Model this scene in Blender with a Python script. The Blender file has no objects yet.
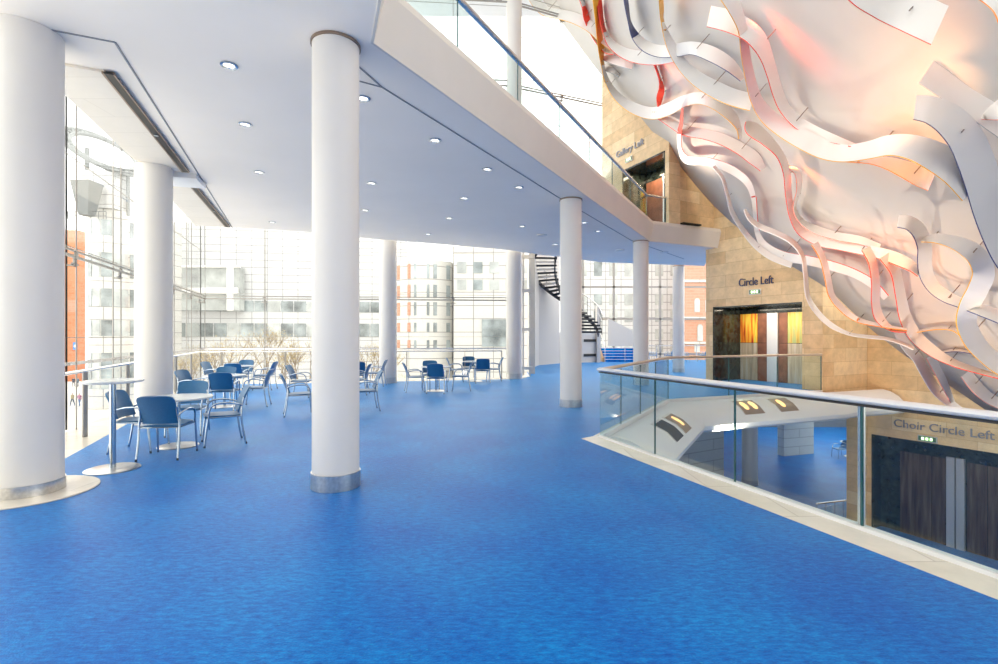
import bpy, bmesh, math, random
from mathutils import Vector, Matrix
random.seed(7)
PI = math.pi
C = bpy.context.scene.collection
sc = bpy.context.scene
EYE = 1.63; F = 499.0; HZ = 336.0

# ------------------------------------------------------------------ camera, sky, exposure
cam = bpy.data.cameras.new('camera'); cam.sensor_width = 36; cam.lens = 18.0
cam.shift_y = 4/998; cam.clip_start = 0.05; cam.clip_end = 500
co = bpy.data.objects.new('camera', cam); C.objects.link(co)
co.location = (0, 0, EYE); co.rotation_euler = (PI/2, 0, 0)
sc.camera = co
w = bpy.data.worlds.new('sky'); sc.world = w; w.use_nodes = True
bg = w.node_tree.nodes['Background']; bg.inputs[0].default_value = (1.0, 0.965, 0.905, 1); bg.inputs[1].default_value = 1.0
sc.view_settings.view_transform = 'Standard'; sc.view_settings.look = 'None'
sc.view_settings.gamma = 1; sc.view_settings.use_curve_mapping = False
sc.view_settings.exposure = 1.7
sc.cycles.max_bounces = 14; sc.cycles.diffuse_bounces = 7; sc.cycles.transparent_max_bounces = 24
sc.cycles.glossy_bounces = 4; sc.cycles.caustics_reflective = False; sc.cycles.caustics_refractive = False
sc.cycles.sample_clamp_indirect = 6

# ------------------------------------------------------------------ helpers
def gx(u, Y): return (u-499)/F*Y
def P(u, v, Y): return Vector(((u-499)/F*Y, Y, EYE+(HZ-v)/F*Y))
def onz(u, v, z):                       # point at height z seen at pixel u, v
    Y = (EYE-z)*F/(v-HZ); return Vector((gx(u, Y), Y, z))

def mat(name, col, rough=0.5, metal=0.0, spec=0.5, emit=None, es=0.0, noise=None, bump=None, coat=0.0, sheen=0.0):
    m = bpy.data.materials.new(name); m.use_nodes = True
    nt = m.node_tree; b = nt.nodes['Principled BSDF']
    b.inputs['Base Color'].default_value = (*col, 1); b.inputs['Roughness'].default_value = rough
    b.inputs['Metallic'].default_value = metal; b.inputs['Specular IOR Level'].default_value = spec
    b.inputs['Coat Weight'].default_value = coat; b.inputs['Sheen Weight'].default_value = sheen
    if emit: b.inputs['Emission Color'].default_value = (*emit, 1); b.inputs['Emission Strength'].default_value = es
    tc = nt.nodes.new('ShaderNodeTexCoord')
    if noise:
        sc_, amt = noise
        n = nt.nodes.new('ShaderNodeTexNoise'); n.inputs['Scale'].default_value = sc_; n.inputs['Detail'].default_value = 4
        nt.links.new(tc.outputs['Object'], n.inputs['Vector'])
        r = nt.nodes.new('ShaderNodeValToRGB')
        r.color_ramp.elements[0].position = .3; r.color_ramp.elements[1].position = .7
        r.color_ramp.elements[0].color = (*[c*(1-amt) for c in col], 1); r.color_ramp.elements[1].color = (*[min(1, c*(1+amt)) for c in col], 1)
        nt.links.new(n.outputs['Fac'], r.inputs['Fac']); nt.links.new(r.outputs['Color'], b.inputs['Base Color'])
    if bump:
        sc_, st = bump
        n = nt.nodes.new('ShaderNodeTexNoise'); n.inputs['Scale'].default_value = sc_; n.inputs['Detail'].default_value = 5
        nt.links.new(tc.outputs['Object'], n.inputs['Vector'])
        bp = nt.nodes.new('ShaderNodeBump'); bp.inputs['Strength'].default_value = st; bp.inputs['Distance'].default_value = .02
        nt.links.new(n.outputs['Fac'], bp.inputs['Height']); nt.links.new(bp.outputs['Normal'], b.inputs['Normal'])
    return m

def glass_mat(name, tint, refl=1.0):
    m = bpy.data.materials.new(name); m.use_nodes = True; nt = m.node_tree; nt.nodes.clear()
    o = nt.nodes.new('ShaderNodeOutputMaterial'); mx = nt.nodes.new('ShaderNodeMixShader')
    t = nt.nodes.new('ShaderNodeBsdfTransparent'); g = nt.nodes.new('ShaderNodeBsdfGlossy')
    f = nt.nodes.new('ShaderNodeLayerWeight'); f.inputs['Blend'].default_value = .5
    pw = nt.nodes.new('ShaderNodeMath'); pw.operation = 'POWER'; pw.inputs[1].default_value = 4.5
    mu = nt.nodes.new('ShaderNodeMath'); mu.operation = 'MULTIPLY_ADD'; mu.inputs[1].default_value = .7*refl; mu.inputs[2].default_value = .035*refl
    t.inputs['Color'].default_value = (*tint, 1); g.inputs['Roughness'].default_value = 0.02
    nt.links.new(f.outputs['Facing'], pw.inputs[0]); nt.links.new(pw.outputs[0], mu.inputs[0]); nt.links.new(mu.outputs[0], mx.inputs[0])
    nt.links.new(t.outputs[0], mx.inputs[1]); nt.links.new(g.outputs[0], mx.inputs[2]); nt.links.new(mx.outputs[0], o.inputs[0])
    return m

def brick_mat(name, c1, c2, mortar, bw, bh, ms, rough=.45, noise=.25, squash=None, bias=0.0, offs=.5):
    m = bpy.data.materials.new(name); m.use_nodes = True; nt = m.node_tree; b = nt.nodes['Principled BSDF']
    b.inputs['Roughness'].default_value = rough; b.inputs['Specular IOR Level'].default_value = .4
    uv = nt.nodes.new('ShaderNodeUVMap'); br = nt.nodes.new('ShaderNodeTexBrick')
    br.inputs['Scale'].default_value = 1; br.inputs['Brick Width'].default_value = bw; br.inputs['Row Height'].default_value = bh
    br.inputs['Mortar Size'].default_value = ms; br.inputs['Color1'].default_value = (*c1, 1); br.inputs['Color2'].default_value = (*c2, 1)
    br.inputs['Mortar'].default_value = (*mortar, 1); br.inputs['Bias'].default_value = bias; br.offset = offs
    nt.links.new(uv.outputs[0], br.inputs['Vector'])
    n = nt.nodes.new('ShaderNodeTexNoise'); n.inputs['Scale'].default_value = 3.0; n.inputs['Detail'].default_value = 8; n.inputs['Roughness'].default_value = .7
    nt.links.new(uv.outputs[0], n.inputs['Vector'])
    mr = nt.nodes.new('ShaderNodeMapRange'); mr.inputs[1].default_value = .3; mr.inputs[2].default_value = .7
    mr.inputs[3].default_value = 1-noise; mr.inputs[4].default_value = 1+noise*.5
    nt.links.new(n.outputs['Fac'], mr.inputs[0])
    mx = nt.nodes.new('ShaderNodeMix'); mx.data_type = 'RGBA'; mx.blend_type = 'MULTIPLY'; mx.inputs[0].default_value = 1
    nt.links.new(br.outputs['Color'], mx.inputs[6]); nt.links.new(mr.outputs[0], mx.inputs[7])
    nt.links.new(mx.outputs[2], b.inputs['Base Color'])
    return m

# materials
M = {}
M['white'] = mat('white_plaster', (.80, .795, .78), .6, noise=(1.5, .02))
M['column'] = mat('column_paint', (.77, .735, .68), .42, noise=(2, .015))
M['ceiling'] = mat('ceiling_paint', (.95, .87, .77), .65, noise=(.8, .02))
M['soffit'] = brick_mat('cream_soffit', (.80, .74, .65), (.77, .71, .62), (.70, .64, .55), 2.2, .55, .006, .6, .03)
M['fascia'] = mat('fascia_paint', (.76, .70, .61), .55, noise=(1.2, .03))
M['shell'] = mat('shell_paint', (.62, .58, .53), .5, noise=(.6, .03))
M['steel'] = mat('brushed_steel', (.62, .60, .57), .28, .9, noise=(30, .12))
M['chrome'] = mat('chrome', (.46, .53, .60), .15, 1.0)
M['rail'] = mat('rail_steel', (.74, .72, .70), .25, .9)
M['railwood'] = mat('warm_rail', (.62, .52, .40), .35, .35)
M['dark'] = mat('dark_recess', (.02, .018, .016), .5)
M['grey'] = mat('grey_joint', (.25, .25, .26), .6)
M['bronze'] = mat('bronze_trim', (.30, .22, .16), .4, .5)
M['stone'] = brick_mat('travertine', (.70, .47, .24), (.84, .64, .38), (.56, .38, .20), 1.35, .42, .006, .4, .22)
M['marble'] = brick_mat('cream_marble', (.80, .73, .60), (.86, .80, .69), (.62, .54, .44), .9, .9, .005, .22, .10)
M['black_marble'] = mat('black_marble', (.02, .028, .024), .12, noise=(6, .8))
M['fabric'] = mat('blue_fabric', (.008, .125, .29), .42, spec=.6, noise=(40, .08), sheen=.3)
M['table_top'] = mat('table_laminate', (.70, .73, .74), .18)
M['concrete'] = mat('plaza_paving', (.56, .53, .49), .8, noise=(.3, .08))
M['lamp'] = mat('lamp_lens', (.9, .9, .9), .3, emit=(1, .93, .82), es=.55)
M['truss'] = mat('truss_steel', (.36, .34, .31), .45, .3)
M['warm_lamp'] = mat('warm_lamp_lens', (.9, .6, .3), .3, emit=(1, .45, .15), es=.55)
M['sign_green'] = mat('sign_green', (.10, .22, .12), .4)
M['sign_glow'] = mat('sign_glow', (.8, .95, .6), .4, emit=(.75, 1, .45), es=.9)
M['navy'] = mat('navy_letters', (.05, .06, .13), .3, .3)
M['letters_grey'] = mat('steel_letters', (.30, .31, .36), .3, .5)
M['glass'] = glass_mat('clear_glass', (.97, .985, .985), .5)
M['bal_glass'] = glass_mat('balustrade_glass', (.90, .965, .965), 1.0)
M['bal_edge'] = mat('glass_edge', (.02, .10, .10), .15)
M['stairblack'] = mat('black_stair_steel', (.03, .035, .045), .4, .3)
M['brown_stone'] = mat('brown_stone', (.28, .18, .10), .5, noise=(12, .3))

M['panel_wall'] = mat('white_wall_panel', (.60, .575, .53), .6)
def carpet():
    m = bpy.data.materials.new('blue_carpet'); m.use_nodes = True; nt = m.node_tree; b = nt.nodes['Principled BSDF']
    b.inputs['Roughness'].default_value = .40; b.inputs['Specular IOR Level'].default_value = .26; b.inputs['Specular Tint'].default_value = (.05, .5, 1, 1)
    b.inputs['Sheen Weight'].default_value = 1.0; b.inputs['Sheen Roughness'].default_value = .17; b.inputs['Sheen Tint'].default_value = (.25, .6, 1, 1)
    tc = nt.nodes.new('ShaderNodeTexCoord')
    mp = nt.nodes.new('ShaderNodeMapping'); mp.inputs['Scale'].default_value = (7, 20, 1); nt.links.new(tc.outputs['Object'], mp.inputs[0])
    n1 = nt.nodes.new('ShaderNodeTexNoise'); n1.inputs['Scale'].default_value = 1.7; n1.inputs['Detail'].default_value = 8; n1.inputs['Roughness'].default_value = .85
    nt.links.new(mp.outputs[0], n1.inputs['Vector'])
    n2 = nt.nodes.new('ShaderNodeTexNoise'); n2.inputs['Scale'].default_value = 1.1; n2.inputs['Detail'].default_value = 3
    nt.links.new(tc.outputs['Object'], n2.inputs['Vector'])
    r1 = nt.nodes.new('ShaderNodeValToRGB'); e = r1.color_ramp.elements
    e[0].position = .36; e[0].color = (.0003, .060, .33, 1); e[1].position = .66; e[1].color = (.001, .27, .66, 1)
    k = e.new(.5); k.color = (.0004, .14, .50, 1)
    nt.links.new(n1.outputs['Fac'], r1.inputs['Fac'])
    r2 = nt.nodes.new('ShaderNodeValToRGB'); e = r2.color_ramp.elements
    e[0].position = .35; e[0].color = (.85, .85, .95, 1); e[1].position = .7; e[1].color = (1.1, 1.3, 1.12, 1)
    nt.links.new(n2.outputs['Fac'], r2.inputs['Fac'])
    mx = nt.nodes.new('ShaderNodeMix'); mx.data_type = 'RGBA'; mx.blend_type = 'MULTIPLY'; mx.inputs[0].default_value = 1
    nt.links.new(r1.outputs[0], mx.inputs[6]); nt.links.new(r2.outputs[0], mx.inputs[7])
    vo = nt.nodes.new('ShaderNodeTexVoronoi'); vo.inputs['Scale'].default_value = 16; nt.links.new(tc.outputs['Object'], vo.inputs['Vector'])
    r3 = nt.nodes.new('ShaderNodeValToRGB'); e = r3.color_ramp.elements
    e[0].position = .0; e[0].color = (1, 1, 1, 1); e[1].position = .16; e[1].color = (0, 0, 0, 1)
    nt.links.new(vo.outputs['Distance'], r3.inputs['Fac'])
    mul = nt.nodes.new('ShaderNodeMath'); mul.operation = 'MULTIPLY'; mul.inputs[1].default_value = .45
    nt.links.new(r3.outputs[0], mul.inputs[0])
    m3 = nt.nodes.new('ShaderNodeMix'); m3.data_type = 'RGBA'; nt.links.new(mul.outputs[0], m3.inputs[0])
    nt.links.new(mx.outputs[2], m3.inputs[6]); m3.inputs[7].default_value = (.01, .42, .62, 1)
    nt.links.new(m3.outputs[2], b.inputs['Base Color'])
    n3 = nt.nodes.new('ShaderNodeTexNoise'); n3.inputs['Scale'].default_value = 90; n3.inputs['Detail'].default_value = 3
    nt.links.new(tc.outputs['Object'], n3.inputs['Vector'])
    bp = nt.nodes.new('ShaderNodeBump'); bp.inputs['Strength'].default_value = .25; bp.inputs['Distance'].default_value = .01
    nt.links.new(n3.outputs['Fac'], bp.inputs['Height']); nt.links.new(bp.outputs['Normal'], b.inputs['Normal'])
    return m
M['carpet'] = carpet()

def auto_uv(me):
    uvl = me.uv_layers.new(name='UVMap')
    for p in me.polygons:
        n = p.normal
        if abs(n.z) > .7: t = Vector((1, 0, 0)); b = Vector((0, 1, 0))
        else: t = Vector((-n.y, n.x, 0)).normalized(); b = Vector((0, 0, 1))
        for li in p.loop_indices:
            c = me.vertices[me.loops[li].vertex_index].co
            uvl.data[li].uv = (c.dot(t), c.dot(b))

def obj(name, bm, m, parent=None, smooth=False, loc=None):
    me = bpy.data.meshes.new(name)
    bm.normal_update(); bm.to_mesh(me); bm.free()
    for mm in (m if isinstance(m, (list, tuple)) else [m]): me.materials.append(mm)
    auto_uv(me)
    if smooth:
        for p in me.polygons: p.use_smooth = True
        if smooth is not True:
            me.set_sharp_from_angle(angle=smooth)
    o = bpy.data.objects.new(name, me); C.objects.link(o)
    if parent: o.parent = parent
    if loc is not None: o.location = loc
    return o
def tag(o, label=None, cat=None, group=None, kind=None):
    if label: o['label'] = label
    if cat: o['category'] = cat
    if group: o['group'] = group
    if kind: o['kind'] = kind
    return o
def thing(name, label, cat, loc=(0, 0, 0), rz=0, group=None):
    o = bpy.data.objects.new(name, None); C.objects.link(o); o.empty_display_size = .1
    o.location = loc; o.rotation_euler = (0, 0, rz)
    return tag(o, label, cat, group)
def struct(name, bm, m, label, parent=None, **k):
    o = obj(name, bm, m, parent, **k)
    if parent is None: tag(o, label, name.split('_')[0], kind='structure')
    return o
def copy_tree(o, parent=None):
    c = o.copy(); C.objects.link(c); c.parent = parent
    for ch in list(o.children): copy_tree(ch, c)
    return c

def B(): return bmesh.new()
def box(bm, c, s, rz=0, rot=None):
    m = Matrix.Translation(c) @ (rot if rot else Matrix.Rotation(rz, 4, 'Z')) @ Matrix.Diagonal((*s, 1))
    return bmesh.ops.create_cube(bm, size=1, matrix=m)['verts']
def bar(bm, a, b, wdt, hgt):            # box bar between two points (width across, height up)
    a = Vector(a); b = Vector(b); d = b-a; L = d.length
    x = d.normalized(); up = Vector((0, 0, 1))
    if abs(x.z) > .98: up = Vector((0, 1, 0))
    y = up.cross(x).normalized(); z = x.cross(y)
    R = Matrix((x, y, z)).transposed().to_4x4()
    bmesh.ops.create_cube(bm, size=1, matrix=Matrix.Translation((a+b)/2) @ R @ Matrix.Diagonal((L, wdt, hgt, 1)))
def cyl(bm, a, b, r, r2=None, seg=16, cap=True):
    a = Vector(a); b = Vector(b); d = b-a
    q = d.to_track_quat('Z', 'Y').to_matrix().to_4x4()
    bmesh.ops.create_cone(bm, cap_ends=cap, segments=seg, radius1=r, radius2=r if r2 is None else r2, depth=d.length,
                          matrix=Matrix.Translation((a+b)/2) @ q)
def lathe(bm, prof, seg=32, c=(0, 0, 0)):
    rings = []
    for r, z in prof:
        rings.append([bm.verts.new((c[0]+r*math.cos(2*PI*i/seg), c[1]+r*math.sin(2*PI*i/seg), c[2]+z)) for i in range(seg)])
    for a, b in zip(rings, rings[1:]):
        for i in range(seg): bm.faces.new((a[i], a[(i+1) % seg], b[(i+1) % seg], b[i]))
    if prof[0][0] > 0: bm.faces.new(rings[0][::-1])
    if prof[-1][0] > 0: bm.faces.new(rings[-1])
def prism(bm, pts, z0, z1):
    a = [bm.verts.new((p[0], p[1], z0)) for p in pts]; b = [bm.verts.new((p[0], p[1], z1)) for p in pts]
    n = len(pts)
    bm.faces.new(a[::-1]); bm.faces.new(b)
    for i in range(n): bm.faces.new((a[i], a[(i+1) % n], b[(i+1) % n], b[i]))
    bmesh.ops.recalc_face_normals(bm, faces=bm.faces)
def crom(pts, n=6):
    pts = [Vector(p) for p in pts]; out = []
    for i in range(len(pts)-1):
        p0 = pts[max(i-1, 0)]; p1 = pts[i]; p2 = pts[i+1]; p3 = pts[min(i+2, len(pts)-1)]
        for k in range(n):
            t = k/n
            out.append(.5*((2*p1)+(p2-p0)*t+(2*p0-5*p1+4*p2-p3)*t*t+(3*p1-p0-3*p2+p3)*t**3))
    out.append(pts[-1]); return out
def tube(bm, pts, r, seg=8):
    pts = [Vector(p) for p in pts]; rings = []; pn = None
    for i, p in enumerate(pts):
        d = (pts[min(i+1, len(pts)-1)]-pts[max(i-1, 0)]).normalized()
        if pn is None: pn = d.orthogonal().normalized()
        pn = (pn-d*pn.dot(d)).normalized(); q = d.cross(pn)
        rr = r[i] if isinstance(r, (list, tuple)) else r
        rings.append([bm.verts.new(p+pn*rr*math.cos(2*PI*k/seg)+q*rr*math.sin(2*PI*k/seg)) for k in range(seg)])
    for a, b in zip(rings, rings[1:]):
        for k in range(seg): bm.faces.new((a[k], a[(k+1) % seg], b[(k+1) % seg], b[k]))
    bm.faces.new(rings[0][::-1]); bm.faces.new(rings[-1])
def offset_line(pts, d):                # offset a plan polyline to its right by d, mitred
    pts = [Vector((p[0], p[1])) for p in pts]; out = []
    def nrm(a, b): t = (b-a).normalized(); return Vector((t.y, -t.x))
    for i, p in enumerate(pts):
        if i == 0: n = nrm(p, pts[1]); out.append(p+n*d)
        elif i == len(pts)-1: n = nrm(pts[-2], p); out.append(p+n*d)
        else:
            n1 = nrm(pts[i-1], p); n2 = nrm(p, pts[i+1]); m = (n1+n2).normalized(); out.append(p+m*(d/max(.3, m.dot(n1))))
    return out
def sweep(bm, line, prof):              # sweep (offset to right, z) profile along a plan polyline
    rows = [offset_line(line, o) for o, z in prof]
    vs = [[bm.verts.new((p.x, p.y, z)) for p in row] for row, (o, z) in zip(rows, prof)]
    n = len(prof)
    for j in range(n):
        a = vs[j]; b = vs[(j+1) % n]
        for i in range(len(line)-1): bm.faces.new((a[i], a[i+1], b[i+1], b[i]))
    bm.faces.new([v[0] for v in vs]); bm.faces.new([v[-1] for v in vs][::-1])
    bmesh.ops.recalc_face_normals(bm, faces=bm.faces)
def text_bm(body, size, depth):
    cu = bpy.data.curves.new('letters', 'FONT'); cu.body = body; cu.size = size; cu.extrude = depth; cu.align_x = 'LEFT'; cu.resolution_u = 4
    o = bpy.data.objects.new('letters_source', cu); C.objects.link(o)
    dg = bpy.context.evaluated_depsgraph_get(); me = bpy.data.meshes.new_from_object(o.evaluated_get(dg))
    bm = B(); bm.from_mesh(me); bpy.data.objects.remove(o); bpy.data.curves.remove(cu); bpy.data.meshes.remove(me)
    return bm

# ------------------------------------------------------------------ plan of the place
A_ = (1.63, 8.05); B_ = (4.27, 12.6); C_ = (9.50, 14.72); A0 = (4.90, -.81)
VOID = [A0, A_, B_, C_]                 # the opening lies to the right of this line
L_ = Vector((7.61, 18.35)); R_ = Vector((9.60, 14.80)); P4 = Vector((11.84, 16.05)); G0 = Vector((5.77, 16.94)); G1 = Vector((4.21, 20.40))
LOW = -4.5; CEIL = 4.8; UP = 5.3

# floors
inner = offset_line(VOID, -.37); tip = offset_line([A0, A_], -.37)
in2 = offset_line([A_, B_, C_], -.12)
void_in = [inner[0], Vector((1.31, 7.93)), in2[0], in2[1], in2[2]]
service = [(1.30, 21.5), (1.30, 23.0), (1.45, 25.5), (2.0, 28), (3.4, 29.8), (6.1, 31)]
cp = [(6.5, -9), (-4.6, -9), (-4.6, 4.0), (-5.8, 6.7), (-6.44, 8.2), (-10.2, 16.9), (-7.3, 17.1), (.7, 18.9), (1.25, 20)] + service + \
     [(6.6, 34), (17, 34), (17, 21), (11.5, 16.2), (9.75, 15.1)] + [tuple(p) for p in void_in[::-1]]
bm = B(); prism(bm, cp, -.06, 0); struct('floor', bm, M['carpet'], 'bright blue flecked carpet running through the foyer')
bm = B(); prism(bm, [(-4.6, -9), (-7.0, -9), (-4.7, 1.5), (-11.2, 18.6), (.7, 19.6), (1.5, 20), (1.25, 20), (.7, 18.9), (-7.3, 17.1), (-10.2, 16.9), (-6.44, 8.2), (-5.8, 6.7), (-4.6, 4)], -.06, .0)
struct('floor', bm, M['marble'], 'cream marble strip between the blue carpet and the glass wall')
bm = B(); prism(bm, [tuple(p) for p in void_in]+[C_, B_, A_, A0], -.06, .002)
struct('trim_1', bm, M['marble'], 'cream marble kerb along the foot of the glass balustrade')
bm = B(); prism(bm, [(6.4, -9), (-6.9, -9), (-4.7, 1.5), (-11.2, 18.6), (1.3, 19.6), (1.3, 23), (1.45, 25.5), (2, 28), (3.4, 29.8), (6.1, 31), (6.6, 34.2), (17, 34.2), (17, 21), (11.5, 16.2), R_, C_, B_, A_, A0], -.5, -.062)
struct('floor', bm, M['white'], 'white underside of the foyer floor slab')
bm = B(); prism(bm, [(-2, -3), (24, -3), (24, 34), (-2, 34)], LOW-.1, LOW)
struct('floor', bm, M['carpet'], 'dark blue carpet of the storey below, seen through the balustrade')

bm = B(); prism(bm, [(-2.2, -3), (-2, -3), (-2, 34), (-2.2, 34)], LOW, -.52); struct('wall_left', bm, M['white'], 'unseen wall added to darken the storey below, left side')  # this and the next two: unseen walls added to keep daylight out below
bm = B(); prism(bm, [(-2.2, -3.2), (24, -3.2), (24, -3), (-2.2, -3)], LOW, -.52); struct('wall_front', bm, M['white'], 'unseen wall added to darken the storey below, behind the viewer')
bm = B(); prism(bm, [(24, -3), (24.2, -3), (24.2, 34), (24, 34)], LOW, 4); struct('wall_right', bm, M['white'], 'unseen wall added to darken the storey below, far right')
# ceiling slab
FASC = [(1.35, -2.2), (-1.35, 5.38), (5.04, 16.65), (7.95, 17.95)]
slab = [(-4.3, -9), (3.8, -9), (1.35, -2.2), (-1.35, 5.38), (5.04, 16.65), (7.7, 17.85), (9.3, 22.6), (4.3, 21.4), (.03, 18.2), (-4.05, 16.3), (-5.76, 15.2), (-8.65, 14.25), (-6.5, 8.9), (-5.62, 6.48), (-4.75, 3.5)]
bm = B(); prism(bm, slab, CEIL, UP)
struct('ceiling', bm, M['ceiling'], 'flat pale grey ceiling over the foyer')
def fascia(bm, line, zb, scale=1.0):
    prof = [(-.03, zb), (0, zb), (.13*scale, zb+.55), (.10*scale, zb+.66), (-.02, zb+.70), (-.03, zb+.70)]
    sweep(bm, line, prof)
bm = B(); fascia(bm, FASC, CEIL-.012)
struct('trim_2', bm, M['fascia'], 'cream sloping edge band of the upper gallery floor')
# outer cream soffit with its two dark slots
lineA = [(-4.3, 1.0), (-4.14, 5.38), (-7.8, 14.6)]
out = [(-4.55, 1.0), (-4.75, 3.5), (-5.62, 6.48), (-6.5, 8.9), (-8.65, 14.25)]
bm = B(); prism(bm, [(-4.71, 5.95), (-6.05, 9.45), (-6.50, 8.88), (-5.64, 6.45), (-5.10, 5.77)], CEIL-.03, CEIL-.001)
struct('ceiling', bm, M['soffit'], 'cream board soffit beside the glass wall, nearer panel')
bm = B(); prism(bm, [(-6.42, 10.45), (-7.82, 14.35), (-8.66, 14.24), (-7.20, 10.62)], CEIL-.03, CEIL-.001)
struct('ceiling', bm, M['soffit'], 'cream board soffit beside the glass wall, farther panel')
bm = B(); bar(bm, (-6.30, 9.62, CEIL-.05), (-6.50, 10.3, CEIL-.05), .8, .095)
struct('ceiling', bm, M['white'], 'short white ceiling bulkhead over the second column')
def slot(a, b, lab):
    t = thing('air_slot', lab, 'ceiling slot', (a[0], a[1], CEIL-.05), 0, 'air slots in the ceiling')
    a = Vector((*a, CEIL-.035)); b = Vector((*b, CEIL-.035)); o = Vector((a.x, a.y, CEIL-.05))
    d = (b-a).normalized(); n = Vector((-d.y, d.x, 0))
    x = B(); bar(x, a-o, b-o, .085, .02); obj('slot_opening', x, M['dark'], t)
    for s in (.5, 1.0):
        x = B(); bar(x, a-o+n*.055*(1 if s == 1 else -1), b-o+n*.055*(1 if s == 1 else -1), .024*s, .03); obj('slot_frame', x, M['bronze'], t)
    x = B(); c = (a+b)/2-o; cyl(x, c+Vector((0, 0, -.03)), c+Vector((0, 0, .0)), .035); obj('spot_lens', x, M['chrome'], t)
slot((-4.66, 5.95), (-5.98, 9.53), 'long dark air slot in the ceiling beside the nearest column')
slot((-6.42, 10.5), (-7.80, 14.35), 'farther dark air slot beyond the second column')
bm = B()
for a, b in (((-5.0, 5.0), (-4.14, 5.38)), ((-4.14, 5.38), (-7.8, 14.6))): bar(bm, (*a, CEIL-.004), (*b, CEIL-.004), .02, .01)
struct('trim_3', bm, M['grey'], 'thin grey strip painted as the shadow line between ceiling and soffit')  # grey strip drawn for the shadow of the small step
bm = B()
jl = [(-1.75, 5.55), (-1.49, 6.35), (1.30, 11.3), (4.36, 16.5), (7.6, 20.5)]
for a, b in zip(jl, jl[1:]): bar(bm, (*a, CEIL-.004), (*b, CEIL-.004), .018, .01)
bar(bm, (-1.9, 6.1, CEIL-.004), (-1.49, 6.35, CEIL-.004), .018, .01)
struct('trim_4', bm, M['grey'], 'thin dark movement joint running from column to column across the ceiling')

bm = B(); prism(bm, [(-13, -9), (20, -9), (20, 24), (-13, 24)], 17.0, 17.4)  # out-of-view roof, added to cut light on the fascia and shell
struct('ceiling', bm, M['white'], 'unseen white roof added over the tall glazed hall to cut the light')
bm = B(); prism(bm, [(-13, -9.4), (20, -9.4), (20, -9), (-13, -9)], LOW, 17)  # out-of-view wall, added to reduce light from behind the camera
struct('wall_front', bm, M['white'], 'unseen white wall added behind the viewer to cut the light')
# stone walls: local frame (along, into wall)
def wall_pts(o, d, n, s, t): return (o.x+d.x*s+n.x*t, o.y+d.y*s+n.y*t)
def wall_seg(bm, o, d, n, s0, s1, t0, t1, z0, z1):
    prism(bm, [wall_pts(o, d, n, s0, t0), wall_pts(o, d, n, s1, t0), wall_pts(o, d, n, s1, t1), wall_pts(o, d, n, s0, t1)], z0, z1)
dC = (R_-L_).normalized(); nC = Vector((-dC.y, dC.x))          # along towards viewer, nC into the wall
if nC.x < 0: nC = -nC
LC = (R_-L_).length
s0 = (Vector((7.75, 18.10))-L_).length; s1 = (Vector((9.43, 15.11))-L_).length
def stone_wall(o, d, n, L, s0, s1, z0, z1, ztop, label, th=.5):
    bm = B()
    wall_seg(bm, o, d, n, 0, s0, 0, th, z0, ztop)
    wall_seg(bm, o, d, n, s1, L, 0, th, z0, ztop)
    wall_seg(bm, o, d, n, s0, s1, 0, th, z1, ztop)
    bmesh.ops.remove_doubles(bm, verts=bm.verts, dist=.0001)
    return struct('wall_right', bm, M['stone'], label)
stone_wall(L_, dC, nC, LC, s0, s1, 0, 2.68, 9.0, 'travertine block wall around the middle doorway')
dS = (P4-R_).normalized(); nS = Vector((-dS.y, dS.x))
bm = B(); prism(bm, [R_, P4, P4+nS*.4, R_+nS*.6], -.55, 6); prism(bm, [P4-dS*.42, P4, P4+nS*.4, P4-dS*.42+nS*.4], LOW, -.55); struct('wall_right', bm, M['stone'], 'short amber travertine return wall beside the middle doorway')
dH = Vector((.52, -1)).normalized(); nH = Vector((1, .52)).normalized()
stone_wall(P4, dH, nH, 9.0, .12, 7.5, LOW, -1.5, 3.5, 'travertine wall above the lower doorway')
dG = (G0-G1).normalized(); nG = Vector((-dG.y, dG.x)); nG = nG if nG.x > 0 else -nG
LG = (G0-G1).length
stone_wall(G1, dG, nG, LG, 1.30, LG-.18, UP, 8.0, 15.5, 'pale travertine wall around the gallery doorway')
bm = B(); prism(bm, [G0, (7.79, 18.07), (7.6, 18.5), G0+Vector((.1, .5))], UP, 11); struct('wall_right', bm, M['stone'], 'amber travertine return wall beside the gallery doorway')
bm = B(); prism(bm, [(11.9, 16.2), (17.2, 19.1), (17.2, 19.5), (11.7, 16.5)], LOW, 6); struct('wall_back', bm, M['white'], 'plain wall behind the stone walls')

# doorways
def art_mat(name, cols):
    m = bpy.data.materials.new(name); m.use_nodes = True; nt = m.node_tree; b = nt.nodes['Principled BSDF']
    b.inputs['Roughness'].default_value = .2
    tc = nt.nodes.new('ShaderNodeTexCoord'); mp = nt.nodes.new('ShaderNodeMapping'); mp.inputs['Scale'].default_value = (6, 6, .5)
    n = nt.nodes.new('ShaderNodeTexNoise'); n.inputs['Scale'].default_value = 1.6; n.inputs['Detail'].default_value = 5
    r = nt.nodes.new('ShaderNodeValToRGB'); e = r.color_ramp.elements
    e[0].position = .28; e[0].color = (*cols[0], 1); e[1].position = .75; e[1].color = (*cols[-1], 1)
    for i, c in enumerate(cols[1:-1]): k = e.new(.28+.47*(i+1)/(len(cols)-1)); k.color = (*c, 1)
    nt.links.new(tc.outputs['Object'], mp.inputs[0]); nt.links.new(mp.outputs[0], n.inputs[0]); nt.links.new(n.outputs[0], r.inputs[0]); nt.links.new(r.outputs[0], b.inputs['Base Color'])
    return m
art1 = art_mat('art_hot', [(.35, .03, .02), (.8, .25, .03), (.75, .6, .08), (.25, .4, .12)])
art2 = art_mat('art_green', [(.15, .10, .05), (.65, .45, .10), (.35, .45, .18), (.75, .3, .06)])
art3 = art_mat('art_pale', [(.30, .26, .2), (.5, .42, .3), (.6, .58, .5)])
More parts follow.
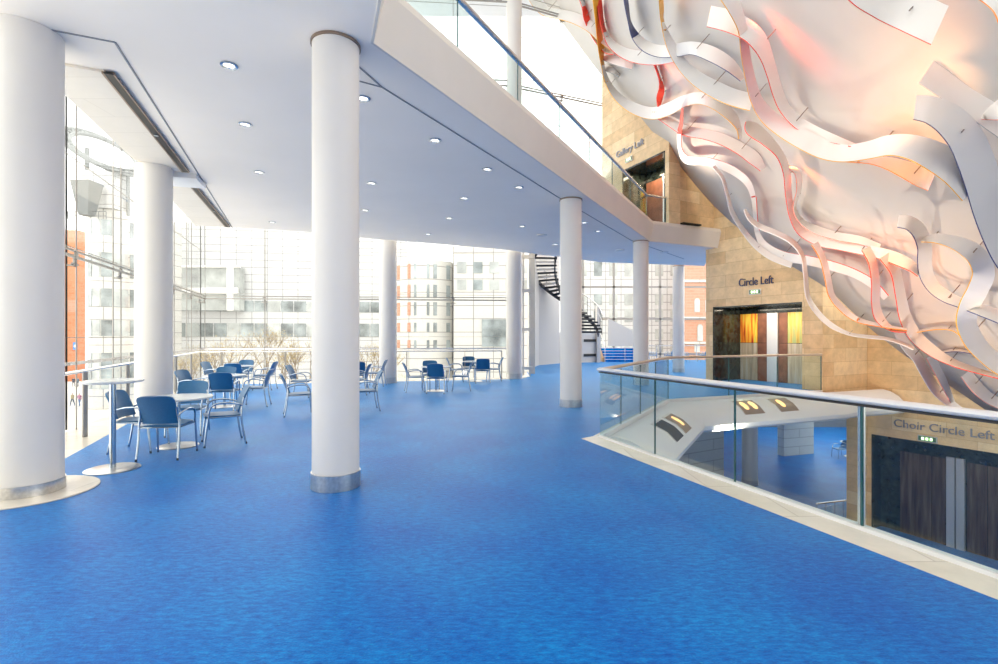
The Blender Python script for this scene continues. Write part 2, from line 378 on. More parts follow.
brown = mat('brown_leather', (.20, .08, .045), .35, noise=(4, .3))
steelp = mat('satin_steel_panel', (.72, .70, .68), .3, .6)
stripe = art_mat('dark_veneer', [(.03, .02, .018), (.09, .06, .045), (.16, .12, .09)])
def doorway(name, o, d, n, s0, s1, zb, zt, dep, panels, label, split=True, side=M['black_marble']):
    W = s1-s0
    ang = math.atan2(d.y, d.x); org = wall_pts(o, d, n, s0, dep)
    t = bpy.data.objects.new(name, None); C.objects.link(t); t.location = (*org, zb); t.rotation_euler = (0, 0, ang)
    tag(t, label, 'doorway', kind='structure')
    sgn = 1 if (Vector((-d.y, d.x)).dot(n) > 0) else -1     # local +y*sgn points into the wall
    x = B(); box(x, (W/2, sgn*.06, (zt-zb)/2), (W, .1, zt-zb)); obj('door_backing', x, side, t)
    x = B(); box(x, (.03, -sgn*dep/2, (zt-zb)/2), (.06, dep-.02, zt-zb-.01)); box(x, (W-.03, -sgn*dep/2, (zt-zb)/2), (.06, dep-.02, zt-zb-.01)); obj('door_jamb', x, side, t)
    x = B(); box(x, (W/2, -sgn*dep/2, zt-zb-.03), (W-.12, dep-.02, .05)); obj('door_soffit', x, side, t)
    for (a, b, z0, z1, m, nm, th) in panels:
        x = B(); box(x, ((a+b)/2*W, -sgn*th/2, (z0+z1)/2), ((b-a)*W-.015, th, z1-z0-.015)); obj(nm, x, m, t)
    return t
pc = []
for (a, b, m, nm) in ((.02, .222, art1, 'door_panel'), (.222, .333, brown, 'door_leaf'), (.333, .45, steelp, 'door_post'), (.45, .542, brown, 'door_leaf'), (.542, .75, art2, 'door_panel'), (.75, .97, brown, 'door_leaf')):
    if nm == 'door_post': pc.append((a, b, 0, 2.45, m, nm, .08))
    else:
        pc.append((a, b, 0, 1.38, art3 if nm == 'door_panel' else m, nm, .03)); pc.append((a, b, 1.38, 2.45, m, nm, .03))
doorway('door_1', L_, dC, nC, s0, s1, 0, 2.68, 1.5, pc, 'black marble doorway with coloured art panels under the Circle Left lettering')
pc = []
for (a, b, m, nm, zt) in ((.08, .19, stripe, 'door_panel', 2.55), (.19, .235, stripe, 'door_leaf', 2.55), (.238, .266, steelp, 'door_post', 2.62), (.268, .296, steelp, 'door_post', 2.62), (.30, .36, stripe, 'door_leaf', 2.55), (.36, .55, stripe, 'door_panel', 2.55), (.56, .60, steelp, 'door_post', 2.6), (.61, .80, stripe, 'door_panel', 2.5)):
    pc.append((a, b, 0, zt, m, nm, .08 if nm == 'door_post' else .03))
doorway('door_2', P4, dH, nH, .12, 7.5, LOW, -1.5, .45, pc, 'dark green-black doorway of the storey below under the Choir Circle Left lettering')
pc = [(.05, .45, 0, 2.3, brown, 'door_leaf', .03), (.45, .6, 0, 2.3, steelp, 'door_post', .05), (.6, .95, 0, 2.3, art1, 'door_panel', .03)]
doorway('door_3', G1, dG, nG, 1.30, LG-.18, UP, 8.0, 1.1, pc, 'dark gallery doorway with an orange panel under the Gallery Left lettering')

def lettering(body, o, d, n, s, z, size, m, label, sx=1.0):
    bm = text_bm(body, size, .015); bmesh.ops.scale(bm, vec=(sx, 1, 1), verts=bm.verts)
    ox, oy = wall_pts(o, d, n, s, -.03)
    x = Vector((d.x, d.y, 0)); up = Vector((0, 0, 1)); nn = -Vector((n.x, n.y, 0))
    R = Matrix((x, up, nn)).transposed().to_4x4()
    bmesh.ops.transform(bm, matrix=R, verts=bm.verts)
    bm2 = obj('wall_lettering', bm, m, loc=(ox, oy, z)); return tag(bm2, label, 'lettering')
lettering('Circle Left', L_, dC, nC, 1.34, 3.33, .38, M['navy'], 'navy raised letters reading Circle Left on the stone wall', .76)
lettering('Choir Circle Left', P4, dH, nH, .74, -1.15, .335, M['letters_grey'], 'grey steel letters reading Choir Circle Left above the lower doorway')
lettering('Gallery Left', G1, dG, nG, .95, 8.58, .34, M['letters_grey'], 'grey steel letters reading Gallery Left above the gallery doorway')
def exit_sign(o, d, n, s, z, wd, label):
    ox, oy = wall_pts(o, d, n, s, -.03); ang = math.atan2(d.y, d.x)
    t = thing('exit_sign', label, 'sign', (ox, oy, z), ang, 'small green exit signs')
    x = B(); box(x, (0, 0, 0), (wd, .05, .17)); obj('sign_case', x, steelp, t)
    sg = 1 if Vector((-d.y, d.x)).dot(n) > 0 else -1
    x = B(); box(x, (0, -sg*.03, 0), (wd-.04, .012, .13)); sf = obj('sign_face', x, M['sign_green'], t)
    x = B()
    for i in range(3): box(x, (-wd*.22+i*wd*.22, -sg*.04, 0), (wd*.13, .01, .08), rot=Matrix.Rotation(0, 4, 'X'))
    obj('sign_symbols', x, M['sign_glow'], sf)
exit_sign(L_, dC, nC, 1.95, 3.10, .42, 'small green exit sign under the Circle Left lettering')
exit_sign(P4, dH, nH, 1.60, -1.385, .46, 'small green exit sign under the Choir Circle Left lettering')
exit_sign(G1, dG, nG, 1.75, 8.28, .40, 'small green exit sign under the Gallery Left lettering')

# window walls --------------------------------------------------------------
GL = [(-4.75, 1.6), (-7.5, 8.65), (-11.0, 18.4), (.55, 19.35), (4.40, 20.95)]
def window_wall(name, line, z0, z1, label, zt=(), step=2.2, hj=1.6):
    t = bpy.data.objects.new(name, None); C.objects.link(t); tag(t, label, 'window', kind='structure'); t.location = (*line[0], z0)
    o = Vector((*line[0], z0))
    x = B(); y = B(); zz = B(); tr = B()
    for a, b in zip(line, line[1:]):
        a = Vector((*a, 0)); b = Vector((*b, 0)); L = (b-a).length; d = (b-a)/L; n = Vector((-d.y, d.x, 0))
        if n.dot(Vector((0, 8, 0))-(a+b)/2) < 0: n = -n
        bar(x, a-o+Vector((0, 0, (z0+z1)/2)), b-o+Vector((0, 0, (z0+z1)/2)), .016, z1-z0)
        k = max(1, round(L/step))
        for i in range(k+1):
            p = a+(b-a)*(i/k)-o
            bar(y, p+Vector((0, 0, z0)), p+Vector((0, 0, z1)), .02, .02)
            for z in zt:
                q = p+n*.12
                cyl(tr, q+Vector((0, 0, z-.16)), q+Vector((0, 0, z-.02)), .03, seg=8)
                bar(tr, q+d*.12+Vector((0, 0, z-.12)), q-d*.12+Vector((0, 0, z-.12)), .03, .03)
                bar(tr, q+Vector((0, 0, z-.14)), p+Vector((0, 0, z-.14)), .03, .03)
        z = z0+hj
        while z < z1-.2:
            bar(y, a-o+Vector((0, 0, z)), b-o+Vector((0, 0, z)), .022, .012); z += hj
        for i in range(k):                 # slim tension rods inside the glass
            p = a+(b-a)*((i+1)/k)-o+n*.14
            cyl(zz, p+Vector((0, 0, z0)), p+Vector((0, 0, z1)), .012, seg=6)
        for z in zt:
            bar(tr, a-o+n*.14+Vector((0, 0, z)), b-o+n*.14+Vector((0, 0, z)), .05, .045)
            bar(tr, a-o+n*.14+Vector((0, 0, z+.10)), b-o+n*.14+Vector((0, 0, z+.10)), .05, .03)
            kk = max(1, round(L/2.2))
            for i in range(kk+1):
                p = a+(b-a)*(i/kk)-o+n*.14
                bar(tr, p+d*-.05+Vector((0, 0, z+.05)), p+d*.05+Vector((0, 0, z+.05)), .03, .08)
    obj('window_pane', x, M['glass'], t); obj('pane_joint', y, M['truss'], t); obj('tension_rod', zz, M['truss'], t)
    if zt: obj('wind_truss', tr, M['truss'], t)
    return t
def area(x, y, z, sx, sy, e, col, rz, lab):
    l = bpy.data.lights.new('doorway_lamp', 'AREA'); l.shape = 'RECTANGLE'; l.size = sx; l.size_y = sy; l.energy = e; l.color = col
    o = bpy.data.objects.new('doorway_lamp', l); C.objects.link(o); o.location = (x, y, z); o.rotation_euler = (0, 0, rz); tag(o, lab, 'light')
q = wall_pts(L_, dC, nC, (s0+s1)/2, .9); area(q[0], q[1], 2.6, 2.6, .25, 18, (1, .86, .66), math.atan2(dC.y, dC.x), 'warm strip lamp in the head of the middle doorway')
q = wall_pts(G1, dG, nG, 2.4, .6); area(q[0], q[1], 7.92, 1.5, .2, 20, (1, .8, .55), math.atan2(dG.y, dG.x), 'warm strip lamp in the head of the gallery doorway')
window_wall('window_1', GL[:4], 0.0, 17, 'tall frameless glass wall behind the cafe tables', zt=(3.0, 7.2))
window_wall('window_2', GL[3:], 5.3, 17, 'glass wall high up beside the gallery', zt=(11.2, 14.4), step=2.0)
bm = B()
a = Vector((-11, 18.4-.25, 14.4)); b = Vector((.55, 19.1, 14.4))
for k in range(2): bar(bm, a+Vector((0, 0, k*.25)), b+Vector((0, 0, k*.25)), .05, .05)
for i in range(22):
    p = a+(b-a)*(i/21); bar(bm, p+Vector((-.12, 0, .12)), p+Vector((.12, 0, .12)), .03, .2)
bar(bm, a+Vector((0, 0, 2.9)), b+Vector((0, 0, 2.9)), .05, .05)
a2 = Vector((-11, 18.15, 11.2)); b2 = Vector((.55, 19.1, 11.2)); bar(bm, a2, b2, .05, .05); bar(bm, a2+Vector((0, 0, .2)), b2+Vector((0, 0, .2)), .05, .04)
struct('trim_5', bm, M['truss'], 'horizontal steel trusses high on the glass wall')
# far window
FW = [(5.2, 34.0), (16.8, 34.0)]
t = bpy.data.objects.new('window_3', None); C.objects.link(t); tag(t, 'large far window beyond the stairs', 'window', kind='structure'); t.location = (5.2, 34, 0)
x = B(); box(x, (5.8, 0, 4.5), (11.6, .02, 9)); obj('window_pane', x, M['glass'], t)
x = B()
for u in (583, 613.7, 660, 708): box(x, (gx(u, 34)-5.2, 0, 4.5), (.14, .12, 9))
for v in (287, 319, 354): box(x, (5.8, 0, EYE+(HZ-v)/F*34), (11.6, .12, .12))
obj('window_frame', x, M['truss'], t)

# service wall by the spiral stairs
bm = B(); lowp = service[:5]
sweep(bm, lowp[::-1], [(0, 0), (.25, 0), (.25, 7), (0, 7)] if False else [(0, 0), (-.25, 0), (-.25, 7), (0, 7)])
struct('wall_back', bm, M['panel_wall'], 'white panelled wall beside the spiral stairs')
bm = B()
for z in (1.55, 2.95):
    for a, b in zip(lowp, lowp[1:]): bar(bm, (a[0]+.03, a[1], z), (b[0]+.03, b[1], z), .02, .025)
for z in (.15, .42, .5):
    for a, b in zip(lowp[1:], lowp[2:]): bar(bm, (a[0]+.05, a[1]-.03, z), (b[0]+.05, b[1]-.03, z), .05, .03)
struct('trim_6', bm, M['grey'], 'panel joints and skirting of the white wall')
bm = B()
x0, y0 = 1.0, 20.6
for dx in (0, .28): box(bm, (x0+dx, y0+dx*.5, 2.6), (.07, .1, 5.2))
for z in (.3, 1.9, 3.5, 4.9): box(bm, (x0+.14, y0+.07, z), (.5, .28, .12))
struct('trim_7', bm, M['steel'], 'steel ladder frame at the end of the glass wall')
bm = B(); prism(bm, [(3.4, 29.8), (6.1, 31), (6.1, 31.25), (3.3, 30.1)], 0, 1.85); box(bm, (6.15, 31.0, 1.7), (.22, .5, 3.4))
struct('wall_back', bm, M['panel_wall'], 'low white wall and pier under the spiral stairs')
for k, z in enumerate((.45, 1.35)):
    bm = B(); a = Vector((5.2, 30.58, z)); b = Vector((6.0, 30.93, z)); bar(bm, a, b, .04, .16)
    tag(obj('wall_vent', bm, M['dark']), ['dark vent slot near the floor in the low white wall under the stairs', 'upper dark vent slot in the low white wall under the stairs'][k], 'vent')
bm = B(); bar(bm, (2.08, 28.1, 1.25), (3.1, 29.35, 1.25), .05, .14); tag(obj('wall_vent', bm, M['dark']), 'long dark grille in the panelled white wall beside the spiral stairs', 'vent')

# ------------------------------------------------------------------ columns
def column(x, y, r, z0, z1, label, band=.17, collar=.03, group='round white columns'):
    t = thing('column', label, 'column', (x, y, z0), 0, group)
    b = B(); lathe(b, [(r, band*.5), (r, z1-z0-.001)], 48); obj('shaft', b, M['column'], t, smooth=.6)
    b = B(); lathe(b, [(r+.012, 0.001), (r+.012, band)], 48); obj('base_band', b, M['steel'], t, smooth=.6)
    if collar: b = B(); lathe(b, [(r+.015, z1-z0-collar), (r+.015, z1-z0-.002)], 48); obj('collar', b, M['bronze'], t, smooth=.6)
    return t
column(-4.92, 5.20, .30, 0, CEIL, 'thick white column at the left edge standing on a marble disc', .13, 0)
column(-6.43, 9.30, .30, 0, CEIL-.03, 'white column just behind the bar table and nearest cafe chairs', .17, 0)
column(-3.87, 17.4, .30, 0, 17, 'white column at the glass wall, directly right of the tallest front column', .2, 0)
column(.58, 19.2, .30, 0, 17, 'white column at the glass wall beside the white panelled wall', .2, 0)
column(-1.775, 5.43, .247, 0, CEIL, 'tallest-looking slim white column in the middle of the carpet with steel foot')
column(1.67, 11.6, .25, 0, CEIL, 'white column in front of the spiral stairs')
column(4.75, 16.7, .25, 0, CEIL, 'white column just behind the corner of the balustrade')
column(8.13, 22.6, .25, 0, CEIL, 'farthest white column, beside the stone wall')
column(10.4, 20.7, .30, LOW, -.5, 'white column standing on the storey below', .2, 0)
bm = B(); lathe(bm, [(.60, 0.001), (.60, .012), (.59, .016)], 64)
tag(obj('marble_disc', bm, M['marble'], loc=(-4.92, 5.20, 0)), 'round cream marble disc in the carpet under the left edge column', 'floor disc', kind='structure')

# ------------------------------------------------------------------ glass balustrade round the opening
def seg_point(line, s):
    for a, b in zip(line, line[1:]):
        a = Vector(a); b = Vector(b); L = (b-a).length
        if s <= L: return a+(b-a)*(s/L)
        s -= L
    return Vector(line[-1])
bal = thing('glass_balustrade', 'clear green-tinted glass balustrade with steel handrail around the floor opening', 'balustrade', (*A_, 0))
def bal_panes(root, line, joints, z0, z1, cw=.018):
    o = Vector(root.location)
    for a, b in joints:
        a = Vector((*a, 0)); b = Vector((*b, 0)); d = (b-a).normalized()
        x = B(); bar(x, a+d*.012+Vector((0, 0, (z0+z1)/2))-o, b-d*.012+Vector((0, 0, (z0+z1)/2))-o, cw, z1-z0); gp = obj('glass_pane', x, M['bal_glass'], root)
        x = B(); bar(x, b+Vector((0, 0, z0))-o, b+Vector((0, 0, z1))-o, .018, .018); obj('pane_edge', x, M['bal_edge'], gp)
dA = (Vector(A0)-Vector(A_)).normalized()
def onrun(u):
    # point on first run seen at pixel u
    k = (u-499)/F; s = (k*A_[1]-A_[0])/(dA.x-k*dA.y); return tuple(Vector(A_)+dA*s)
pts1 = [A_, onrun(655), onrun(735), onrun(862), tuple(Vector(A_)+dA*6.6), A0]
bal_panes(bal, None, list(zip(pts1, pts1[1:])), .03, 1.06)
d2 = Vector(B_)-Vector(A_); pts2 = [A_]+[tuple(Vector(A_)+d2*k) for k in (.22, .48, .74)]+[B_]
bal_panes(bal, None, list(zip(pts2, pts2[1:])), .03, 1.04)
d3 = Vector(C_)-Vector(B_); pts3 = [B_]+[tuple(Vector(B_)+d3*k) for k in (.36, .68)]+[C_]
bal_panes(bal, None, list(zip(pts3, pts3[1:])), .03, 1.04)
def rail_sweep(line, root, z, m, wd=.035, name='handrail'):
    o = Vector(root.location); x = B()
    prof = [(wd*math.cos(a), z+.032*math.sin(a)) for a in [2*PI*i/12 for i in range(12)]]
    sweep(x, line, prof); bmesh.ops.translate(x, verts=x.verts, vec=-o); return obj(name, x, m, root, smooth=.9)
M['white_rail'] = mat('pale_steel_rail', (.86, .85, .84), .3, .35)
rail_sweep([A0, (A_[0]+.0, A_[1])], bal, 1.09, M['white_rail'], .065)
x = B(); bar(x, Vector((*A0, 1.048))-Vector((*A_, 0)), (0, 0, 1.048), .05, .018); obj('rail_gasket', x, M['dark'], bal)
rail_sweep([A_, B_, C_], bal, 1.085, M['railwood'], .045)
x = B(); sweep(x, VOID, [(-.03, -.04), (.05, -.04), (.05, .035), (-.03, .035)]); bmesh.ops.translate(x, verts=x.verts, vec=(-A_[0], -A_[1], 0)); obj('base_channel', x, M['white'], bal)
x = B(); p = Vector((*onrun(862), 0))-Vector((*A_, 0)); bar(x, p+Vector((.01, .02, .0)), p+Vector((.01, .02, 1.06)), .045, .03); obj('post', x, M['rail'], bal)

# gallery balustrade (upper)
UL = offset_line(FASC[:3]+[(5.75, 16.97)], -.12); UL = [tuple(p) for p in UL]
bal2 = thing('glass_balustrade', 'glass balustrade with handrail along the upper gallery edge', 'balustrade', (*UL[1], UP))
a = Vector(UL[1]); b = Vector(UL[2]); js = [tuple(a+(b-a)*k) for k in (0, .14, .28, .42, .56, .70, .84, 1)]
bal_panes(bal2, None, list(zip(js, js[1:])), UP+.2, UP+1.03)
bal_panes(bal2, None, [(UL[2], UL[3])], UP+.2, UP+1.03)
bal_panes(bal2, None, [(UL[0], UL[1])], UP+.2, UP+1.03)
rail_sweep(UL, bal2, UP+1.06, M['rail'], .05)
# upper floor carpet surface
bm = B(); prism(bm, [(p[0], p[1]) for p in slab], UP+.0, UP+.02); struct('floor', bm, M['carpet'], 'carpet of the upper gallery floor')

# bulging white edge of this floor towards the opening
BUL = [A_, B_, (9.35, 14.62), (11.0, 15.3)]
prof = [(.06, -.03), (.20, -.02), (.42, -.06), (.66, -.17), (.84, -.34), (.92, -.52), (.90, -.62), (.82, -.68), (.1, -.60), (.06, -.5)]
bm = B(); sweep(bm, [(1.75, 8.25), B_, (9.4, 14.66)], prof)
struct('trim_8', bm, M['white'], 'white rounded edge band of the foyer floor inside the opening', smooth=.5)
bm = B(); sweep(bm, [(9.4, 14.66), (11.85, 15.64)], [(o*.9, z) for o, z in prof]); struct('trim_9', bm, M['white'], 'rounded white end of the edge band against the stone', smooth=.5)
def uplight(u, run, f, label, lamps, glow=True):
    a, b = [Vector(q) for q in run]; d = (b-a).normalized(); n = Vector((d.y, -d.x)); p = a+(b-a)*f
    t = thing('recessed_uplight', label, 'light', (p.x, p.y, 0), math.atan2(d.y, d.x), 'recessed fittings in the rounded white edge band')
    pf = [(.36, -.047), (.42, -.06), (.54, -.112), (.66, -.17), (.75, -.25), (.84, -.34)]
    def patch(x0, x1, k0, k1, lift):
        x = B(); sel = pf[k0:k1]; nr = []
        for i, (o_, z_) in enumerate(sel):
            q0 = sel[max(i-1, 0)]; q1 = sel[min(i+1, len(sel)-1)]; t_ = Vector((q1[0]-q0[0], q1[1]-q0[1])).normalized(); nr.append(Vector((-t_.y, t_.x)))
        rows = []
        for xx in (x0, x1): rows.append([[x.verts.new((xx, -(o_+nn.x*l), z_+nn.y*l)) for (o_, z_), nn in zip(sel, nr)] for l in (lift, -.01)])
        m_ = len(sel)
        for i in range(m_-1):
            x.faces.new((rows[0][0][i], rows[1][0][i], rows[1][0][i+1], rows[0][0][i+1])); x.faces.new((rows[0][1][i], rows[0][1][i+1], rows[1][1][i+1], rows[1][1][i]))
            for q in (0, 1): x.faces.new((rows[q][0][i], rows[q][0][i+1], rows[q][1][i+1], rows[q][1][i]))
        for i in (0, m_-1): x.faces.new((rows[0][0][i], rows[1][0][i], rows[1][1][i], rows[0][1][i]))
        bmesh.ops.recalc_face_normals(x, faces=x.faces); return x
    obj('frame', patch(-.36, .36, 0, 6, .006), M['steel'], t)
    if glow: r_ = obj('recess', patch(-.33, .33, 1, 6, .010), M['bronze'], t)
    else:
        r_ = obj('grille', patch(-.33, .33, 1, 6, .010), M['grey'], t)
        for k in range(11): obj('slat', patch(-.30+k*.06-.012, -.30+k*.06+.012, 1, 6, .016), M['dark'], r_)
    for lx in lamps:
        x = B(); bmesh.ops.create_uvsphere(x, u_segments=20, v_segments=10, radius=.13, matrix=Matrix.Translation((lx, -.62, -.15)) @ Matrix.Rotation(math.radians(30), 4, 'X') @ Matrix.Diagonal((.75, 1.2, .25, 1))); obj('lamp', x, M['warm_lamp'], r_, smooth=True)
uplight(650, (A_, B_), .42, 'slatted dark grille set in the rounded white band, nearest the balustrade corner', (), False)
uplight(668, (A_, B_), .60, 'glowing amber lamp set in the sloping stretch of the white band', (0,))
uplight(738, (B_, C_), .36, 'pair of glowing amber lamps in the white band, left of the single one', (-.14, .16))
uplight(774, (B_, C_), .58, 'single glowing amber lamp in the white band, rightmost fitting', (-.08,))
# vent on upper fascia
bm = B(); p = Vector((6.7, 17.40)); bar(bm, (6.25, 17.10, UP+.19), (7.0, 17.44, UP+.19), .2, .05)
tag(obj('fascia_vent', bm, M['dark']), 'dark vent let into the top of the cream band beside the stone return', 'vent')

# ------------------------------------------------------------------ handrail by the glass wall
hr = [(-4.55, 2.9), (-6.4, 7.35), (-10.55, 17.55), (.1, 18.95)]
t = thing('window_handrail', 'steel handrail on flat posts along the inside of the glass wall', 'railing', (-6.4, 7.35, 0))
o = Vector((-6.4, 7.35, 0)); x = B()
hp = [Vector((*p, 1.07))-o for p in hr]; tube(x, [hp[0], hp[1], hp[2]-Vector((-.05, .1, 0)), hp[2]+Vector((.1, .02, 0)), hp[3]], .028, 10); obj('rail', x, M['rail'], t, smooth=.9)
x = B()
for a, b in zip(GL[:3], GL[1:4]): bar(x, Vector((*a, 1.15))-o+Vector((.12, -.12, 0)), Vector((*b, 1.15))-o+Vector((.12, -.12, 0)), .02, .06)
obj('glass_rail', x, M['rail'], t)
for a, b, k in ((hr[0], hr[1], 3), (hr[1], hr[2], 5), (hr[2], hr[3], 5)):
    a = Vector((*a, 0)); b = Vector((*b, 0)); d = (b-a).normalized()
    for i in range(k):
        p = a+(b-a)*((i+.35)/k)-o
        x = B(); bar(x, p+Vector((0, 0, 0.0)), p+Vector((0, 0, 1.05)), .02, .09)
        obj('post', x, M['truss'], t)
x = B(); p = Vector((.1, 18.95, 0))-o; cyl(x, p, p+Vector((0, 0, 1.07)), .02); obj('post', x, M['truss'], t)

# ------------------------------------------------------------------ furniture
def cafe_table(r, rb, h, name, label, group=None, pr=.035, th=.03):
    t = thing(name, label, 'table', (0, 0, 0), 0, group)
    x = B(); lathe(x, [(rb, 0.001), (rb, .008), (rb-.02, .018), (pr+.02, .024)], 48); obj('base', x, M['steel'], t, smooth=.5)
    x = B(); lathe(x, [(pr, .018), (pr, h-th)], 24); obj('pole', x, M['chrome'], t, smooth=.6)
    x = B(); lathe(x, [(r-.02, h-th), (r, h-th+.008), (r, h-.004), (r-.006, h)], 64); obj('tabletop', x, M['table_top'], t, smooth=.5)
    return t
bt = cafe_table(.315, .285, 1.09, 'bar_table', 'tall round bar table on a steel pole beside the left edge column')
bt.location = (-4.73, 6.11, 0)
def make_chair():
    t = thing('armchair', 'x', 'chair')
    def grid(fn, nu, nv, th):
        bm = B(); v = [[bm.verts.new(fn(i/nu, j/nv)) for j in range(nv+1)] for i in range(nu+1)]
        for i in range(nu):
            for j in range(nv): bm.faces.new((v[i][j], v[i+1][j], v[i+1][j+1], v[i][j+1]))
        bm.normal_update()
        bmesh.ops.solidify(bm, geom=bm.faces[:]+bm.verts[:]+bm.edges[:], thickness=th)
        bmesh.ops.recalc_face_normals(bm, faces=bm.faces)
        return bm
    def seat(a, b):
        x = (a-.5)*.46; y = -.22+b*.46
        rr = 1-.10*(2*abs(a-.5))**6*(abs(b-.5)*2)**4
        return Vector((x*rr, y, .445+.018*math.cos((a-.5)*PI)-.02*max(0, b-.75)*4*.6+.012*b))
    o = obj('seat', grid(seat, 12, 12, .035), M['fabric'], t, smooth=.8)
    def back(a, b):
        w_ = .47*(1-.06*(1-b))*(1-.10*max(0, (b-.8)/.2)**3)
        x = (a-.5)*w_; z = .475+b*.375
        y = -.205-.10*b-.05*b*b+.045*(2*(a-.5))**2-.045
        return Vector((x, y, z-.02*(2*(a-.5))**4*b))
    o = obj('backrest', grid(back, 12, 10, .022), M['fabric'], t, smooth=.8)
    for s in (-1, 1):
        X = .245*s
        x = B(); tube(x, crom([(X*1.02, -.30, 0), (X, -.255, .25), (X, -.235, .46), (X*.93, -.245, .58), (X*.92, -.275, .70)], 4), .0145, 8); lg = obj('leg', x, M['chrome'], t, smooth=.9); x = B(); cyl(x, (X*1.02, -.301, 0), (X*1.018, -.297, .03), .014); obj('foot_glide', x, M['dark'], lg)
        x = B(); tube(x, crom([(X*1.04, .245, 0), (X*1.02, .22, .25), (X*1.02, .19, .47)], 4), .0145, 8); lg = obj('leg', x, M['chrome'], t, smooth=.9); x = B(); cyl(x, (X*1.04, .245, 0), (X*1.038, .242, .03), .014); obj('foot_glide', x, M['dark'], lg)
        x = B(); tube(x, crom([(X*1.02, .19, .47), (X*1.05, .17, .57), (X*1.07, .10, .63), (X*1.06, -.05, .64), (X*1.0, -.20, .61), (X*.95, -.245, .58)], 4), .013, 8); obj('armrest', x, M['chrome'], t, smooth=.9)
    x = B()
    tube(x, [(-.25, .19, .425), (.25, .19, .425)], .009, 6); tube(x, [(-.25, -.235, .425), (.25, -.235, .425)], .009, 6)
    for s in (-1, 1): tube(x, [(s*.247, -.235, .425), (s*.25, .19, .425)], .009, 6)
    obj('seat_frame', x, M['chrome'], t)
    return t
chair0 = make_chair(); lowt0 = cafe_table(.455, .27, .73, 'cafe_table', 'x', pr=.03)
used = {'c': False, 't': False}
def chair(x, y, fx, fy, label, z=0, group='blue armchairs at the cafe tables'):
    c = chair0 if not used['c'] else copy_tree(chair0); used['c'] = True
    c.location = (x, y, z); c.rotation_euler = (0, 0, math.atan2(-fx, fy)); tag(c, label, 'chair', group)
def table(x, y, label, z=0, group='low round cafe tables'):
    c = lowt0 if not used['t'] else copy_tree(lowt0); used['t'] = True
    c.location = (x, y, z); tag(c, label, 'table', group)
# the set of tables from near to far
table(-4.75, 7.39, 'low round cafe table nearest the viewer, beside the tall bar table')
chair(-4.50, 6.80, -.14, 1, 'blue armchair with its back to the viewer, nearest of all, right of the bar table')
chair(-4.22, 7.60, -.83, -.56, 'blue armchair seen side-on at the right of the nearest cafe table')
chair(-5.18, 8.30, .30, -1, 'blue armchair on the far side of the nearest cafe table, facing the viewer')
chair(-5.12, 7.15, 1, .15, 'blue armchair partly hidden behind the pole of the bar table')
table(-6.33, 11.5, 'second low cafe table, behind the nearest one')
chair(-6.02, 10.95, -.25, 1, 'blue armchair with a dark square back, at the near side of the second cafe table')
chair(-6.93, 11.4, 1, -.05, 'blue armchair at the left of the second cafe table')
chair(-6.80, 12.25, .2, -1, 'blue armchair at the far side of the second cafe table')
chair(-5.68, 11.62, -.95, -.25, 'blue armchair seen side-on at the right of the second cafe table')
table(-7.93, 15.1, 'third low cafe table, nearest the corner of the glass wall')
chair(-7.62, 14.5, -.15, 1, 'blue armchair at the near side of the third cafe table')
chair(-8.5, 15.0, 1, 0, 'blue armchair at the left of the third cafe table')
chair(-8.15, 15.85, .1, -1, 'blue armchair at the far side of the third cafe table')
chair(-7.15, 15.2, -1, -.1, 'blue armchair seen side-on at the right of the third cafe table')
table(-3.47, 10.65, 'low cafe table hidden behind the tallest front column')
chair(-4.12, 10.32, .87, .40, 'blue armchair just left of the tallest front column, nearer of two')
chair(-2.95, 10.95, -.9, -.35, 'blue armchair side-on just right of the tallest front column')
table(-4.62, 13.6, 'low cafe table behind the tallest front column, farther one')
chair(-5.28, 13.35, 1, .1, 'blue armchair left of the tallest front column, farther of two')
chair(-3.95, 13.9, -1, -.1, 'blue armchair edge-on peeping out behind the right of the tallest front column')
table(-4.75, 16.1, 'low cafe table in front of the column at the glass wall')
chair(-4.35, 15.4, -.2, 1, 'blue armchair with a dark square back half hidden by the tallest front column')
chair(-4.02, 16.25, -1, -.05, 'blue armchair side-on in front of the foot of the column at the glass wall')
table(-1.87, 14.8, 'low cafe table in the middle of the foyer, left of the last two')
chair(-1.78, 14.35, .05, 1, 'blue armchair with its back to the viewer at the left of the two middle tables')
chair(-2.45, 14.65, .9, .25, 'blue armchair side-on at the left of the left middle table')
chair(-1.15, 14.95, -1, -.05, 'blue armchair side-on at the right of the left middle table')
chair(-2.12, 15.45, .2, -1, 'blue armchair on the far side of the left middle table')
table(-.87, 18.0, 'low cafe table farthest right by the glass wall')
chair(-.58, 17.45, -.1, 1, 'blue armchair with its back to the viewer at the farthest right table')
chair(-1.52, 17.85, 1, .1, 'blue armchair at the left of the farthest right table')
chair(-.22, 18.15, -1, -.05, 'blue armchair at the right of the farthest right table, by the rail post')
chair(-1.12, 18.6, .1, -1, 'blue armchair on the far side of the farthest right table')
# seats by the far window
for k, (u, lab) in enumerate(((652, 'leftmost dark seat by the far window'), (669, 'dark seat by the far window between the two distant columns'), (684, 'dark seat by the far window right beside the farthest column'), (703, 'dark seat by the far window close to the stone wall'))):
    c = copy_tree(chair0); c.location = (gx(u, 31), 31, 0); c.rotation_euler = (0, 0, PI/2 if k % 2 else -PI/2); tag(c, lab, 'chair', 'seats by the far window')
t = thing('far_railing', 'thin steel railing in front of the far window', 'railing', (9, 32.6, 0))
x = B(); bar(x, (0, 0, 1.0), (5.3, 0, 1.0), .05, .05); obj('rail', x, M['rail'], t)
for i in range(5): x = B(); bar(x, (i*1.3, 0, 0), (i*1.3, 0, 1.0), .05, .05); obj('post', x, M['rail'], t)
